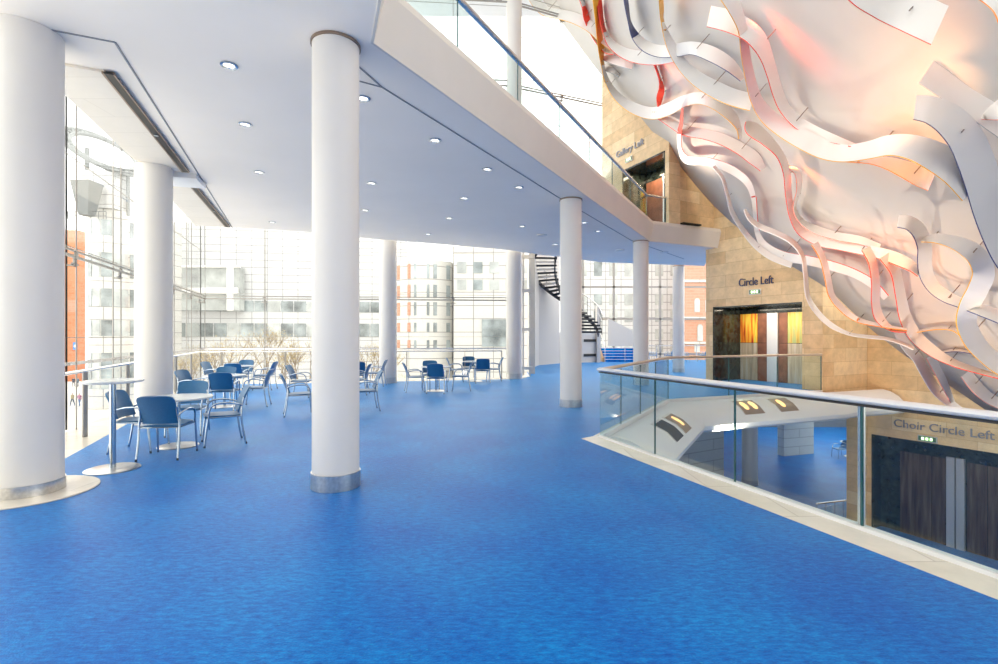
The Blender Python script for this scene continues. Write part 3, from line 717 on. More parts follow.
# storey below: dark tables and stands
chair(17.2, 25.2, -1, 0, 'dark armchair on the storey below, right of the lower column', LOW, 'armchairs on the storey below')
chair(18.6, 25.6, -1, -.2, 'dark armchair on the storey below, beside the stone pillar', LOW, 'armchairs on the storey below')
table(17.9, 25.4, 'low cafe table on the storey below', LOW)

# ------------------------------------------------------------------ downlights
dl = [(229, 65), (245, 124), (363, 98), (435, 140), (487, 169), (519, 187), (371.5, 183), (464, 198), (449, 218), (428, 234), (365, 210), (522, 226), (272, 222), (598, 231), (555, 244), (584, 222.5), (259, 172)]
dlab = ['nearest ceiling downlight, upper left', 'second ceiling downlight from the near end, left of the tallest column', 'ceiling downlight touching the right edge of the tallest column, nearest one there', 'bright ceiling downlight below the cream band, nearest of its row', 'second downlight of the row below the cream band', 'third downlight of the row below the cream band', 'downlight right of the tallest column about half way down the ceiling', 'downlight in the middle of the ceiling between the two central columns', 'small downlight behind the middle one', 'far downlight above the column at the glass wall', 'downlight right of the tallest column near its far end', 'far downlight left of the column by the stairs', 'far downlight over the left cafe tables', 'downlight right of the column by the stairs', 'farthest downlight left of the column by the stairs', 'downlight touching the right side of the column by the stairs', 'faint downlight left of the tallest column, over the second table']
t0 = None
for (u, v), lb in zip(dl, dlab):
    p = onz(u, v, CEIL)
    if t0 is None:
        t0 = thing('downlight', lb, 'ceiling light', (p.x, p.y, CEIL), 0, 'round ceiling downlights')
        x = B(); lathe(x, [(.095, -.001), (.095, -.012), (.07, -.014), (.065, -.002)], 24); obj('trim_ring', x, M['chrome'], t0, smooth=.6)
        x = B(); lathe(x, [(.062, -.001), (.062, -.006)], 20); obj('lens', x, M['lamp'], t0)
        t1 = t0
    else: t1 = copy_tree(t0); tag(t1, lb, 'ceiling light', 'round ceiling downlights')
    t1.location = (p.x, p.y, CEIL)
for (u, v), lb in (((542, 235), 'flat white ceiling disc left of the column by the stairs'), ((620, 250), 'flat white ceiling disc between the two right-hand columns'), ((664, 252), 'flat white ceiling disc near the farthest column')):
    p = onz(u, v, CEIL); x = B(); lathe(x, [(.16, -.001), (.16, -.02), (.13, -.03)], 24); tag(obj('ceiling_speaker', x, M['column'], loc=(p.x, p.y, CEIL)), lb, 'ceiling disc', 'flat ceiling discs')

# ------------------------------------------------------------------ spiral stairs
t = thing('spiral_stairs', 'curved open-tread black steel staircase in front of the white wall', 'stairs', (3.55, 26.8, 0))
N = 24
def helix(f, r, dz=0): a = math.radians(-10+215*f); return Vector((r*math.cos(a), r*math.sin(a)*.9, 1.75+4.3*f+dz))
for i in range(N):
    f = (i+.5)/N; x = B()
    a0 = i/N; a1 = (i+.78)/N
    q = [helix(a0, .45), helix(a0, 1.95), helix(a1, 1.95), helix(a1, .45)]
    z = helix(f, 1).z
    prism(x, [(p.x, p.y) for p in q], z-.05, z+.05); obj('tread', x, M['column'] if i > 14 and i % 2 else M['stairblack'], t)
x = B()
for r in (.55, 1.75):
    pts = [helix(i/40, r, -.10) for i in range(41)]
    for a, b in zip(pts, pts[1:]): bar(x, a, b, .07, .16)
obj('stringer', x, M['stairblack'], t)
x = B(); tube(x, [helix(i/40, 1.95, 1.0) for i in range(41)], .025, 8); tube(x, [helix(i/40, 1.95, .55) for i in range(41)], .014, 6); obj('handrail', x, M['rail'], t, smooth=True)
for i in range(0, 13): x = B(); cyl(x, helix(i/12, 1.95, -.05), helix(i/12, 1.95, 1.0), .014, seg=8); obj('baluster', x, M['stairblack'], t)
# short flight with blue treads
t = thing('short_stairs', 'short flight of blue carpeted steps with a brown stone side', 'stairs', (7.0, 31.3, 0))
for i in range(5):
    x = B(); box(x, (1.1, .2+i*.3, .085+i*.17), (2.9, .3, .165)); obj('step', x, M['carpet'], t)
    x = B(); box(x, (1.1, .045+i*.3, .17*(i+1)-.012), (2.9, .02, .024)); obj('nosing', x, M['column'], t)
x = B(); v = [x.verts.new(q) for q in ((-.5, 0, 0), (-.5, 1.6, 0), (-.5, 1.6, 1.0), (-.5, .1, .25))]; v2 = [x.verts.new((q.co.x+.12, q.co.y, q.co.z)) for q in v]
x.faces.new(v); x.faces.new(v2[::-1])
for i in range(4): x.faces.new((v[i], v[(i+1) % 4], v2[(i+1) % 4], v2[i]))
bmesh.ops.recalc_face_normals(x, faces=x.faces); obj('side_wall', x, M['brown_stone'], t)
x = B(); pts = [(-.35, 0, 1.0), (-.35, 1.5, 1.85), (-.35, 1.7, 1.85)]; tube(x, pts, .025, 8); cyl(x, (-.35, 0, 0), (-.35, 0, 1.0), .022); cyl(x, (.9, -.02, 0), (.9, -.02, 1.0), .02); obj('handrail', x, M['rail'], t)
bm = B(); yb = 32.95
vs = [(gx(608, yb), .97), (gx(640, yb), .95), (gx(640, yb), EYE+(HZ-334)/F*yb), (gx(608, yb), EYE+(HZ-318.5)/F*yb)]
f = [bm.verts.new((a, yb, b)) for a, b in vs]; g = [bm.verts.new((a, yb+.15, b)) for a, b in vs]
bm.faces.new(f); bm.faces.new(g[::-1])
for i in range(4): bm.faces.new((f[i], f[(i+1) % 4], g[(i+1) % 4], g[i]))
bmesh.ops.recalc_face_normals(bm, faces=bm.faces); struct('wall_back', bm, M['panel_wall'], 'white sloping parapet above the blue steps')

# ------------------------------------------------------------------ storey below
panel = brick_mat('grey_panels', (.62, .61, .56), (.58, .57, .53), (.40, .39, .36), 3.0, .45, .02, .5, .05)
bm = B(); prism(bm, [(4.5, 18.5), (9.6, 21.3), (9.5, 21.6), (4.4, 18.8)], LOW, -.5); struct('wall_back', bm, panel, 'grey panelled wall of the storey below')
bm = B(); prism(bm, [(14.5, 25.4), (16.4, 26.0), (16.4, 26.4), (14.4, 25.8)], LOW, -.5); struct('wall_back', bm, panel, 'short grey wall of the storey below beside the lower column')
bm = B(); prism(bm, [(8, 33.6), (24, 33.6), (24, 34), (8, 34)], LOW, -1.7); struct('wall_back', bm, M['grey'], 'far parapet of the storey below')
t = thing('lower_stair_railing', 'thin steel and glass stair railing on the storey below', 'railing', (9.8, 15.4, LOW))
for i in range(6): x = B(); bar(x, (i*.45, i*.25, 0), (i*.45, i*.25, .95-i*.05), .03, .03); obj('post', x, M['rail'], t)
x = B(); bar(x, (0, 0, .95), (2.25, 1.25, .70), .04, .04); obj('rail', x, M['rail'], t)
x = B(); bar(x, (0, 0, .5), (2.25, 1.25, .40), .012, .6); obj('glass_pane', x, M['bal_glass'], t)
t = thing('lower_railing', 'short glass railing in front of the grey panelled wall below', 'railing', (6.0, 17.6, LOW))
x = B(); bar(x, (0, 0, 1.0), (1.4, .1, 1.0), .05, .05); obj('rail', x, M['stairblack'], t)
x = B(); bar(x, (0, 0, .5), (1.4, .1, .5), .012, .9); obj('glass_pane', x, M['bal_glass'], t)
for i in range(3): x = B(); bar(x, (i*.7, i*.05, 0), (i*.7, i*.05, 1.0), .03, .03); obj('post', x, M['stairblack'], t)

# ------------------------------------------------------------------ auditorium shell
EDGE = [(470, -90), (520, -30), (541, -2), (565, 27), (602, 76), (636, 112), (669, 152), (714, 206), (765, 249), (822, 285), (845, 305), (867, 326), (900, 352), (932, 374), (965, 396), (1010, 425), (1100, 470), (1200, 505)]
import numpy as np
ctl = [(520, -30, 19.2), (602, 75, 18.8), (669, 152, 16.7), (714, 205, 16.0), (822, 285, 14.4), (867, 325, 14.0), (932, 372, 13.2), (1010, 425, 12.0), (1100, 470, 10.8),
       (998, 150, 6.8), (780, 60, 11.0), (880, 20, 7.6), (950, 300, 9.8), (700, 90, 15), (800, 180, 12.6), (880, 200, 9.6), (1050, -150, 5.2), (1250, 0, 4.6), (700, -150, 10.5), (1250, 300, 6.0), (640, 0, 15.5)]
Am = np.array([[1, (u-800)/300, (v-150)/300, ((u-800)/300)**2, ((u-800)/300)*((v-150)/300), ((v-150)/300)**2] for u, v, _ in ctl]); bmv = np.array([1/y for *_, y in ctl])
cf = np.linalg.lstsq(Am, bmv, rcond=None)[0]
def sd(u, v):
    a = (u-800)/300; b = (v-150)/300
    return 1/max(.03, float(cf[0]+cf[1]*a+cf[2]*b+cf[3]*a*a+cf[4]*a*b+cf[5]*b*b))
def SP(u, v, off=0.0): return P(u, v, sd(u, v)-off)
bm = B(); rows = []
E2 = crom([(a, b, 0) for a, b in EDGE], 3)
for e in E2:
    k = 26; nu, nv = e.x+560, e.y-330
    rows.append([bm.verts.new(SP(e.x+(nu-e.x)*(j/k), e.y+(nv-e.y)*(j/k))) for j in range(k+1)])
for a, b in zip(rows, rows[1:]):
    for j in range(len(a)-1): bm.faces.new((a[j], b[j], b[j+1], a[j+1]))
bm.normal_update()
sh = obj('auditorium_shell', bm, M['shell'], smooth=True); tag(sh, 'huge leaning off-white underside of the auditorium at upper right', 'ceiling', kind='structure')
sh.name = 'ceiling_right'
so = sh.modifiers.new('thickness', 'SOLIDIFY'); so.thickness = .25; so.offset = 0
# make the thickness lie behind
fn = sh.data.polygons[len(sh.data.polygons)//2].normal; so.offset = -1 if fn.dot(Vector((0, 0, EYE))-sh.data.vertices[0].co) > 0 else 1

# ribbons
RM = {'w': mat('ribbon_white', (.84, .81, .77), .5)}
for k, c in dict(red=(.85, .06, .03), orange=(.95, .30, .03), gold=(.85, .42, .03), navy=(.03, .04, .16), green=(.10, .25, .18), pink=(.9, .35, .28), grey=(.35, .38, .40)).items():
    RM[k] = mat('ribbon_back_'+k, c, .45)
RIB = [
 ('gold', [(530,-8,9),(537,3,10),(546,11,10),(560,14,10),(575,18,11),(590,26,11),(602,38,9),(612,48,5)], .5, 'white ribbon at the far upper left tip of the sculpture, crossing the window', ()),
 ('gold', [(595,-8,6),(598,20,5),(601,45,6),(603,65,3),(608,82,5),(618,97,8),(634,108,11),(652,113,12),(668,109,12),(684,101,11),(700,98,12),(716,103,13),(731,115,11),(739,128,5),(740,139,2)], .7, 'ribbon with a gold upper twist that swings along the far edge in a wave', (0, 3)),
 ('red', [(598,-6,5),(600,5,5),(602,20,4),(605,32,4),(612,44,8),(625,53,11),(640,57,13),(658,58,13),(673,56,12)], .45, 'ribbon with a red upper twist ending in a square cut near the navy one', (0, 3)),
 ('red', [(579,-6,3),(584,6,4),(587,18,6),(590,30,2),(597,41,3),(606,50,5),(614,52,4)], .35, 'small ribbon with a red leaf-shaped twist at the far left', (1, 3)),
 ('grey', [(603,55,8),(615,60,9),(633,65,9)], .3, 'short greyish ribbon stub beneath the red-twisted ribbon', ()),
 ('grey', [(604,66,7),(611,69,7),(620,76,2)], .25, 'tiny grey ribbon stub at the far edge of the sculpture', ()),
 ('navy', [(625,-8,4),(627,5,4),(630,22,3),(636,36,8),(646,46,11),(660,51,12),(676,50,13),(693,48,13),(712,54,15),(730,65,13),(743,79,6)], .7, 'ribbon with a dark navy upper twist arching over to the long white one', (0, 3)),
 ('gold', [(661,-8,4),(662,8,4),(663,22,3),(671,45,9),(683,65,12),(698,79,15),(715,89,17),(733,97,17),(752,102,17)], .85, 'ribbon with a small gold twist at its top, cut square in the middle', (0, 2)),
 ('gold', [(724,-12,18),(735,8,14),(743,30,9),(746,55,9),(751,80,10),(757,100,12),(768,116,16),(785,129,18),(805,140,20),(825,149,20),(845,153,17),(868,150,17),(890,145,20),(912,147,25),(935,156,30),(957,170,33),(975,190,32)], 1.0, 'long white ribbon dropping from the top and swinging right into an amber wave', ()),
 ('red', [(709,16,21),(730,21,22),(748,30,20),(759,41,18),(767,57,13),(773,75,11),(778,92,11),(785,108,11),(798,122,12),(815,132,12),(835,139,8),(857,146,3)], .65, 'ribbon with red edges and a square grey start behind the long white one', ()),
 ('navy', [(915,107,24),(932,110,28),(950,120,33),(966,138,36),(976,160,37),(984,185,36),(990,210,33),(998,235,30),(1010,258,30),(1030,280,30)], .9, 'broad navy-edged white ribbon curving down the right edge of the photo', ()),
 ('red', [(830,-60,40),(860,-20,43),(885,-2,43),(912,12,42),(940,25,42)], .7, 'broad ribbon end with a square cut at the top right', ()),
 ('orange', [(950,-40,30),(985,-17,32),(1008,3,32),(1020,35,32)], .9, 'pale ribbon bending round the extreme top right corner', ()),
 ('grey', [(929,68,36),(965,92,36),(1010,122,38)], .12, 'flat rectangular band standing for a cast shadow, close against the shell at the right', ()),  # flat band standing in for a ribbon's shadow on the shell
 ('pink', [(981,118,2),(992,113,14),(1010,106,26)], .4, 'small pointed pinkish ribbon tip at the right edge', ()),
 ('orange', [(846,160,3),(870,160,7),(888,163,12),(905,169,17),(920,176,20),(932,181,20)], .55, 'short ribbon with a cut end hanging under the amber wave', ()),
 ('navy', [(898,221,12),(910,223,14),(920,232,15),(925,247,14),(925,262,14),(927,275,14),(934,287,13),(946,296,12),(962,303,10),(985,311,12),(1010,320,14)], .8, 'hook-shaped ribbon with a navy edge, left of the S-shaped one', ()),
 ('gold', [(921,240,3),(935,238,9),(950,241,12),(965,247,17),(978,257,21),(984,273,22),(978,290,20),(970,306,20),(967,323,20),(974,340,20),(986,354,18),(1000,365,18),(1020,376,18)], 1.0, 'bold S-shaped white ribbon with a gold edge at the lower right', ()),
 ('red', [(747,121,2),(752,128,14),(766,139,12),(780,154,8),(787,172,7),(789,195,6),(793,215,7),(802,231,9),(820,241,10),(840,245,10),(860,249,10),(880,253,11),(898,259,12),(912,266,10),(920,274,6)], .75, 'ribbon dropping from a square cut in the middle and running right in a peach band', ()),
 ('pink', [(788,166,3),(798,173,6),(799,190,4),(795,207,3),(801,220,5),(815,229,8),(838,236,8),(860,240,8),(880,247,6)], .45, 'thin kinked ribbon directly behind the peach band', ()),
 ('red', [(655,114,4),(670,122,8),(685,130,10),(705,134,10),(722,139,11),(740,148,12),(754,158,13),(763,169,6)], .5, 'ribbon ending in a pointed cut, second below the far-edge wave', ()),
 ('red', [(655,64,2),(660,78,2),(662,88,5),(660,98,6),(659,107,2)], .35, 'small bright red leaf-shaped twist near the far edge wave', (0, 4)),
 ('red', [(682,108,1.5),(681,122,3),(679,134,4),(680,150,4),(687,160,8),(703,161,8),(720,165,8),(735,172,8),(747,182,7),(753,196,5),(755,215,4),(757,232,5),(765,246,8),(783,256,9),(810,261,9),(835,267,9),(855,274,8),(872,284,8),(886,298,6)], .8, 'long thin ribbon from a red twist, sweeping past the Circle Left wall', (0, 2)),
 ('w', [(714,166,3),(723,178,3),(728,195,3),(733,213,4),(745,232,5),(757,246,6),(772,257,6),(792,265,5)], 1.35, 'very thin white ribbon hanging nearest the cream gallery band', ()),
 ('w', [(745,209,2),(750,218,4),(760,226,5),(777,233,5),(793,242,5),(803,256,4),(806,275,4),(808,295,4),(816,310,5),(830,324,5),(848,333,3),(865,336,3),(885,338,3),(900,342,3),(914,348,3)], 1.35, 'thin white ribbon looping down in front of the middle doorway', ()),
 ('orange', [(815,243,7),(823,258,6),(828,277,6),(832,295,6),(842,308,6),(857,319,5),(880,325,3),(907,329,2)], 1.35, 'narrow ribbon looping in front of the amber return wall', ()),
 ('red', [(866,248,9),(873,262,8),(876,283,8),(876,303,8),(880,318,9),(891,328,5),(907,331,2)], 1.35, 'J-shaped ribbon, leftmost of the two hanging side by side', ()),
 ('red', [(885,255,12),(896,272,10),(901,296,10),(906,318,12),(916,336,13),(933,351,11),(955,363,7),(980,371,5),(1006,378,4)], .8, 'J-shaped ribbon, right of the two hanging side by side and sweeping to the frame edge', ()),
 ('w', [(897,330,8),(907,346,10),(917,357,10),(925,371,10),(936,389,10),(948,401,8),(960,410,7)], .45, 'lowest ribbon on the left, diving towards the handrail', ()),
 ('pink', [(930,356,8),(942,378,8),(953,402,4)], .3, 'short ribbon beside the lowest one, just above the handrail', ()),
 ('pink', [(966,373,12),(976,386,12),(988,397,11),(1004,406,9)], .5, 'low ribbon above the handrail at the right edge', ()),
 ('gold', [(917,331,2),(940,328,2),(957,331,3),(975,348,5),(990,362,8),(1006,374,8)], .35, 'thin arched ribbon passing behind the foot of the S-shaped one', ()),
 ('navy', [(936,353,1.5),(955,350,2.5),(973,353,2),(990,360,2)], .25, 'thinnest dark-edged ribbon low behind the S-shaped one', ()),
]
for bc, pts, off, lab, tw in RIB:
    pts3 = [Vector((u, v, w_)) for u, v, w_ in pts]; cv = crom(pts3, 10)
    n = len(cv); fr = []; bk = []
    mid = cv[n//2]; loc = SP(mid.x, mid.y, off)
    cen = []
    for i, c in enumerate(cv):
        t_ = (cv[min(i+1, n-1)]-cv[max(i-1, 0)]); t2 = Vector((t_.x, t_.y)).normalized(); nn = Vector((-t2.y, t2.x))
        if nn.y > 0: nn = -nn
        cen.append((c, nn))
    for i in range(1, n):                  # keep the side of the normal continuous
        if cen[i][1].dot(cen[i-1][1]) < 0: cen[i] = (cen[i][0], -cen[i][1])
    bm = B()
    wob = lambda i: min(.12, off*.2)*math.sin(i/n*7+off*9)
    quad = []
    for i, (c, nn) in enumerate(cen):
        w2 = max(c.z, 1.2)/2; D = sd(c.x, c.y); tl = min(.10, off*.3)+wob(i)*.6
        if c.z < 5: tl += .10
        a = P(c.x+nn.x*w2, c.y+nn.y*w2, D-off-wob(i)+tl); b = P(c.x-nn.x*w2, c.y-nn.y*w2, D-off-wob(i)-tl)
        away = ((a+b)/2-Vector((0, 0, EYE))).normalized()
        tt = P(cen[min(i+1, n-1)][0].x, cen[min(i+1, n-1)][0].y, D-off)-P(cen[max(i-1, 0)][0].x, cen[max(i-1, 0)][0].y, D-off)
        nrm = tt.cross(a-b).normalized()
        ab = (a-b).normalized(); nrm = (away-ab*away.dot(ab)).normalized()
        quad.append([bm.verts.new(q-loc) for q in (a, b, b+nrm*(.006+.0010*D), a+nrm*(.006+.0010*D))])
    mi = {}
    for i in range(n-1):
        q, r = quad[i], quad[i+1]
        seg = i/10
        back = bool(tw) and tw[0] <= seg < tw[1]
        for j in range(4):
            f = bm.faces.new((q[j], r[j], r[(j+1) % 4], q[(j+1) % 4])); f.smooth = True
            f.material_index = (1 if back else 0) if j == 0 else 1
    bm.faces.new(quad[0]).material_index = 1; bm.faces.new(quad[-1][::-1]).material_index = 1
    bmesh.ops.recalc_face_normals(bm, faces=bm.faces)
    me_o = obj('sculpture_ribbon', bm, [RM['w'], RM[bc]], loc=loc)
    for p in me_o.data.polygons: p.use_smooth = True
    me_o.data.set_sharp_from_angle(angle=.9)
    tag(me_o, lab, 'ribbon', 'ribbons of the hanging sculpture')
    if len(pts) > 3:                       # slim stand-off wires back to the shell
        for f in (.3, .72):
            c = cen[int(f*n)][0]; x = B()
            p1 = P(c.x, c.y, sd(c.x, c.y)-off+.02)-loc; p2 = SP(c.x+min(14, c.z*.95), c.y-min(16, c.z*1.1), .0)-loc
            cyl(x, p1, p2, .009, seg=6); obj('stand_off_wire', x, M['bronze'], me_o)

# added lamps without fittings, tinting the shell between the ribbons
def spot(name, u, v, off, tu, tv, col, e, size, lab, blend=1.0):
    p = SP(u, v, off); q = SP(tu, tv, 0)
    l = bpy.data.lights.new(name, 'SPOT'); l.energy = e; l.color = col; l.spot_size = math.radians(size); l.spot_blend = blend; l.shadow_soft_size = .12
    o = bpy.data.objects.new(name, l); C.objects.link(o); o.location = p; o.rotation_euler = (q-p).to_track_quat('-Z', 'Y').to_euler()
    tag(o, lab, 'light')
spot('added_tint_spot', 868, 150, 2.2, 900, 60, (1, .50, .22), 60, 95, 'added amber light washing the upper right of the shell')
spot('added_tint_spot', 742, 4, .38, 842, 88, (1, .07, .02), 330, 26, 'added red light grazing the shell below the square-cut grey ribbon')
spot('added_tint_spot', 640, -20, .5, 800, 5, (1, .42, .14), 90, 50, 'added amber light grazing the top of the shell')
spot('added_tint_spot', 866, 262, 2.9, 885, 305, (1, .38, .12), 110, 80, 'added orange light among the lower ribbons')
spot('added_tint_spot', 905, 185, 2.1, 905, 140, (1, .38, .02), 60, 50, 'added amber light under the amber wave')
spot('added_tint_spot', 790, 165, .3, 880, 235, (1, .30, .08), 90, 40, 'added orange light behind the peach band')
spot('added_tint_spot', 655, 60, .3, 730, 120, (1, .2, .12), 60, 50, 'added pink light near the far edge wave')

for k, (p, q, e, lab) in enumerate((((2.35, 11.0, 5.75), (9.5, 12.5, 3.2), 120, 'warm floodlight on the gallery edge aimed at the middle of the sculpture'),
        ((5.2, 8.6, -1.2), (9.5, 9.5, 4.5), 150, 'warm floodlight low in the opening aimed at the sculpture'),
        ((4.6, 6.2, -1.6), (12.0, 12.6, .6), 330, 'added warm floodlight low in the opening brightening the lowest ribbons'),  # added to brighten the lowest ribbons
        ((5.4, 12.0, -1.0), (7.6, 16.5, 6.5), 200, 'added warm floodlight in the opening brightening the far edge of the sculpture'),  # added to lift a dark patch by the shell's far edge
        ((4.9, 15.6, 5.75), (6.5, 14.5, 9.5), 110, 'warm floodlight on the gallery edge aimed at the far ribbons'))):
    l = bpy.data.lights.new('floodlight', 'SPOT'); l.energy = e; l.color = (1, .84, .68); l.spot_size = math.radians(95); l.spot_blend = .8; l.shadow_soft_size = .15
    o = bpy.data.objects.new('floodlight', l); C.objects.link(o); o.location = p; o.rotation_euler = (Vector(q)-Vector(p)).to_track_quat('-Z', 'Y').to_euler(); tag(o, lab, 'light')

# ------------------------------------------------------------------ outside
G = -7.5
bm = B(); prism(bm, [(-140, 20), (140, 35), (140, 170), (-140, 170)], G-.2, G); struct('floor', bm, M['concrete'], 'pale paving of the plaza outside')
wgrid = brick_mat('white_cladding', (.58, .585, .59), (.56, .565, .57), (.25, .25, .26), 2.4, 1.2, .05, .5, .05, offs=0)
cream = brick_mat('cream_cladding', (.56, .55, .52), (.54, .53, .50), (.25, .24, .23), 2.4, 1.6, .05, .6, .05, offs=0)
brickm = brick_mat('orange_brick', (.50, .17, .07), (.56, .22, .11), (.42, .22, .13), 1.6, .5, .04, .8, .12)
redb = brick_mat('red_brick', (.46, .22, .14), (.50, .26, .18), (.45, .30, .22), 1.2, .4, .04, .8, .1)
wind = mat('office_glazing', (.24, .27, .275), .15, noise=(.35, .7))
windp = mat('pale_glazing', (.42, .44, .43), .1, noise=(.4, .3))
def zz(v, Y): return EYE+(HZ-v)/F*Y
def facade(name, label, cat, u0, u1, Y, vtop, wall, rows, win, bow=0, ncol=12, dep=8, gapf=.06, group=None, ground=True, skew=0):
    x0, x1 = gx(u0, Y), gx(u1, Y); W = x1-x0
    t = thing(name, label, cat, (x0, Y, G), 0, group)
    def pt(f, off=0): return (W*f, -bow*(1-(2*f-1)**2)+skew*f-off)
    K = 24 if bow else 1
    fr = [pt(i/K) for i in range(K+1)]
    x = B(); prism(x, fr+[(W, dep+max(0, skew)), (0, dep)], 0, zz(vtop, Y)-G); obj('wall', x, wall, t)
    for (va, vb) in rows:
        for i in range(ncol):
            f0 = (i+gapf)/ncol; f1 = (i+1-gapf)/ncol
            x = B(); a = pt(f0); b = pt(f1)
            z0 = zz(vb, Y)-G; z1 = zz(va, Y)-G
            bar(x, (a[0], a[1]-.02, (z0+z1)/2), (b[0], b[1]-.02, (z0+z1)/2), .12, z1-z0); obj('window', x, win[i % len(win)], t)
    return t
facade('office_building', 'rounded white office building outside at the far left, under the steel ring', 'building', 93, 148, 66, 216, cream,
       [(226, 241), (257, 280), (291, 308), (321, 336), (352, 386)], [wind, windp], bow=4, ncol=7, dep=7, gapf=.05)
b2 = facade('office_building', 'long white gridded office building outside behind the left cafe tables', 'building', 172, 400, 80, 222, wgrid,
       [(300, 311), (323, 337)], [wind, windp, wind], ncol=18, dep=10, gapf=.04, skew=6)
x = B(); box(x, (gx(208, 80)-gx(172, 80), .3, zz(289, 80)-G), (gx(242, 80)-gx(176, 80), 1.6, zz(268, 80)-zz(311, 80))); obj('loggia', x, windp, b2)
x = B(); X0 = gx(172, 80); box(x, (gx(209, 80)-X0, -.7, zz(291, 80)-G), (gx(240, 80)-gx(178, 80), .4, .9)); box(x, (gx(233, 80)-X0, -.8, zz(289, 80)-G), (.9, .5, 7)); box(x, (gx(209, 80)-X0, -.7, zz(267, 80)-G), (gx(243, 80)-gx(176, 80), .4, .35)); obj('balcony', x, M['white'], b2)
b3 = facade('office_building', 'white office building outside with brick reflections coloured into its windows, between the columns at the glass wall', 'building', 396, 452, 62, 262, cream,
       [(266, 280), (286, 299), (303, 316), (323, 332), (340, 348)], [redb, wind, wind], bow=2, ncol=3, dep=6, gapf=.1)  # red brick panes imitate a reflection in the glass
b4 = facade('office_building', 'plain cream office block outside just left of the column by the white wall', 'building', 453.5, 535, 60, 246, cream,
       [(262, 273), (280, 290)], [windp, wind], ncol=5, dep=12, gapf=.22)
x = B(); box(x, (gx(494, 60)-gx(453.5, 60), -.05, zz(333, 60)-G), (gx(506, 60)-gx(482, 60), .2, zz(320, 60)-zz(347, 60))); obj('shopfront_window', x, wind, b4)
facade('brick_tower', 'slim orange brick tower outside at the far left', 'building', 60, 77, 100, 230, brickm, [(300, 312)], [redb], ncol=1, dep=2)
x = B(); box(x, (gx(75, 99.9), 99.94, zz(346, 99.9)), (.8, .12, 1.5)); sg = obj('plaza_sign', x, mat('sign_blue', (.05, .22, .6), .4)); tag(sg, 'small blue sign with a white mark on the brick tower outside', 'sign')
x = B(); box(x, (gx(75.2, 99.9), 99.85, zz(346, 99.9)), (.35, .06, .5), rot=Matrix.Rotation(.6, 4, 'Y')); obj('sign_mark', x, M['column'], sg); 
facade('office_building', 'white office block seen through the far window', 'building', 575, 682, 78, 215, wgrid,
       [(262, 276), (294, 305), (309, 322), (329, 339), (344, 352)], [windp, wind, windp], ncol=7, dep=10, gapf=.24)
b6 = facade('brick_building', 'red brick building with arched windows seen through the far window', 'building', 682, 730, 70, 200, redb, [], [wind], ncol=1, dep=3)
for (u, v0, v1) in ((697, 301, 312), (708, 301, 312), (700, 327, 341), (713, 327, 341), (697, 345, 352)):
    x = B(); c = gx(u, 70)-gx(682, 70); za = zz(v1, 70)-G; zb = zz(v0, 70)-G; wd = .38
    pr = [(c-wd, za), (c+wd, za), (c+wd, zb)]+[(c+wd*math.cos(k*PI/8), zb+wd*math.sin(k*PI/8)) for k in range(1, 9)]
    f = [x.verts.new((p[0], -.06, p[1])) for p in pr]; g = [x.verts.new((p[0], .1, p[1])) for p in pr]; x.faces.new(f); x.faces.new(g[::-1])
    for i in range(len(pr)): x.faces.new((f[i], f[(i+1) % len(pr)], g[(i+1) % len(pr)], g[i]))
    bmesh.ops.recalc_face_normals(x, faces=x.faces); obj('arched_window', x, windp, b6)
x = B()
for v in (281, 318, 343): box(x, (gx(706, 70)-gx(682, 70), -.1, zz(v, 70)-G), (gx(730, 70)-gx(682, 70), .3, .35))
obj('stone_band', x, cream, b6)
# steel ring roof structure
steelpale = mat('pale_steel', (.17, .18, .18), .5, .2)
Yr = 64; cx, cz = gx(104, Yr), zz(152, Yr)
t = thing('roof_ring', 'grey steel truss ring on the roof of the rounded office building', 'roof structure', (cx, Yr, zz(216, Yr)))
o = Vector(t.location); x = B()
def rp(a, k): return Vector((cx+4.2*math.cos(a)*k, Yr+4.5*math.sin(a)*k, cz-(math.cos(a)*3.0)*k+1.5*math.sin(a)))-o
for k in (1, .78): tube(x, [rp(2*PI*i/40, k) for i in range(41)], .28, 8)
for i in range(20): cyl(x, rp(2*PI*i/20, 1), rp(2*PI*(i+.5)/20, .78), .18, seg=6); cyl(x, rp(2*PI*(i+1)/20, 1), rp(2*PI*(i+.5)/20, .78), .18, seg=6)
obj('truss_ring', x, steelpale, t, smooth=.8)
x = B(); cyl(x, (gx(87, Yr)-o.x, 0, 0), (gx(87, Yr)-o.x, 0, zz(148, Yr)-o.z), .28); cyl(x, (gx(128, Yr)-o.x, 0, 0), (gx(128, Yr)-o.x, 0, zz(172, Yr)-o.z), .22); obj('mast', x, steelpale, t, smooth=.8)
t = thing('roof_canopy', 'tapered grey canopy on the roof under the steel ring', 'roof structure', (gx(87, 60), 60, zz(219, 60)))
x = B(); bmesh.ops.create_cone(x, cap_ends=True, segments=4, radius1=.8, radius2=1.6, depth=4.0, matrix=Matrix.Translation((0, 0, 2.4)) @ Matrix.Rotation(PI/4, 4, 'Z')); obj('hood', x, steelpale, t)
x = B(); bar(x, (-2.3, 0, .9), (2.3, 0, .9), .06, .08); bar(x, (-2.3, 0, .45), (2.3, 0, .45), .06, .05)
for i in range(6): bar(x, (-2.3+i*.92, 0, 0), (-2.3+i*.92, 0, .9), .06, .06)
obj('railing', x, steelpale, t)
x = B(); prism(x, [(gx(106, 66), 62), (gx(136, 66), 62), (gx(136, 66), 70), (gx(106, 66), 70)], zz(215.5, 66), zz(180, 66)); t = thing('rooftop_block', 'white set-back top storey on the rounded office building', 'building', (0, 0, 0)); obj('wall', x, wgrid, t)

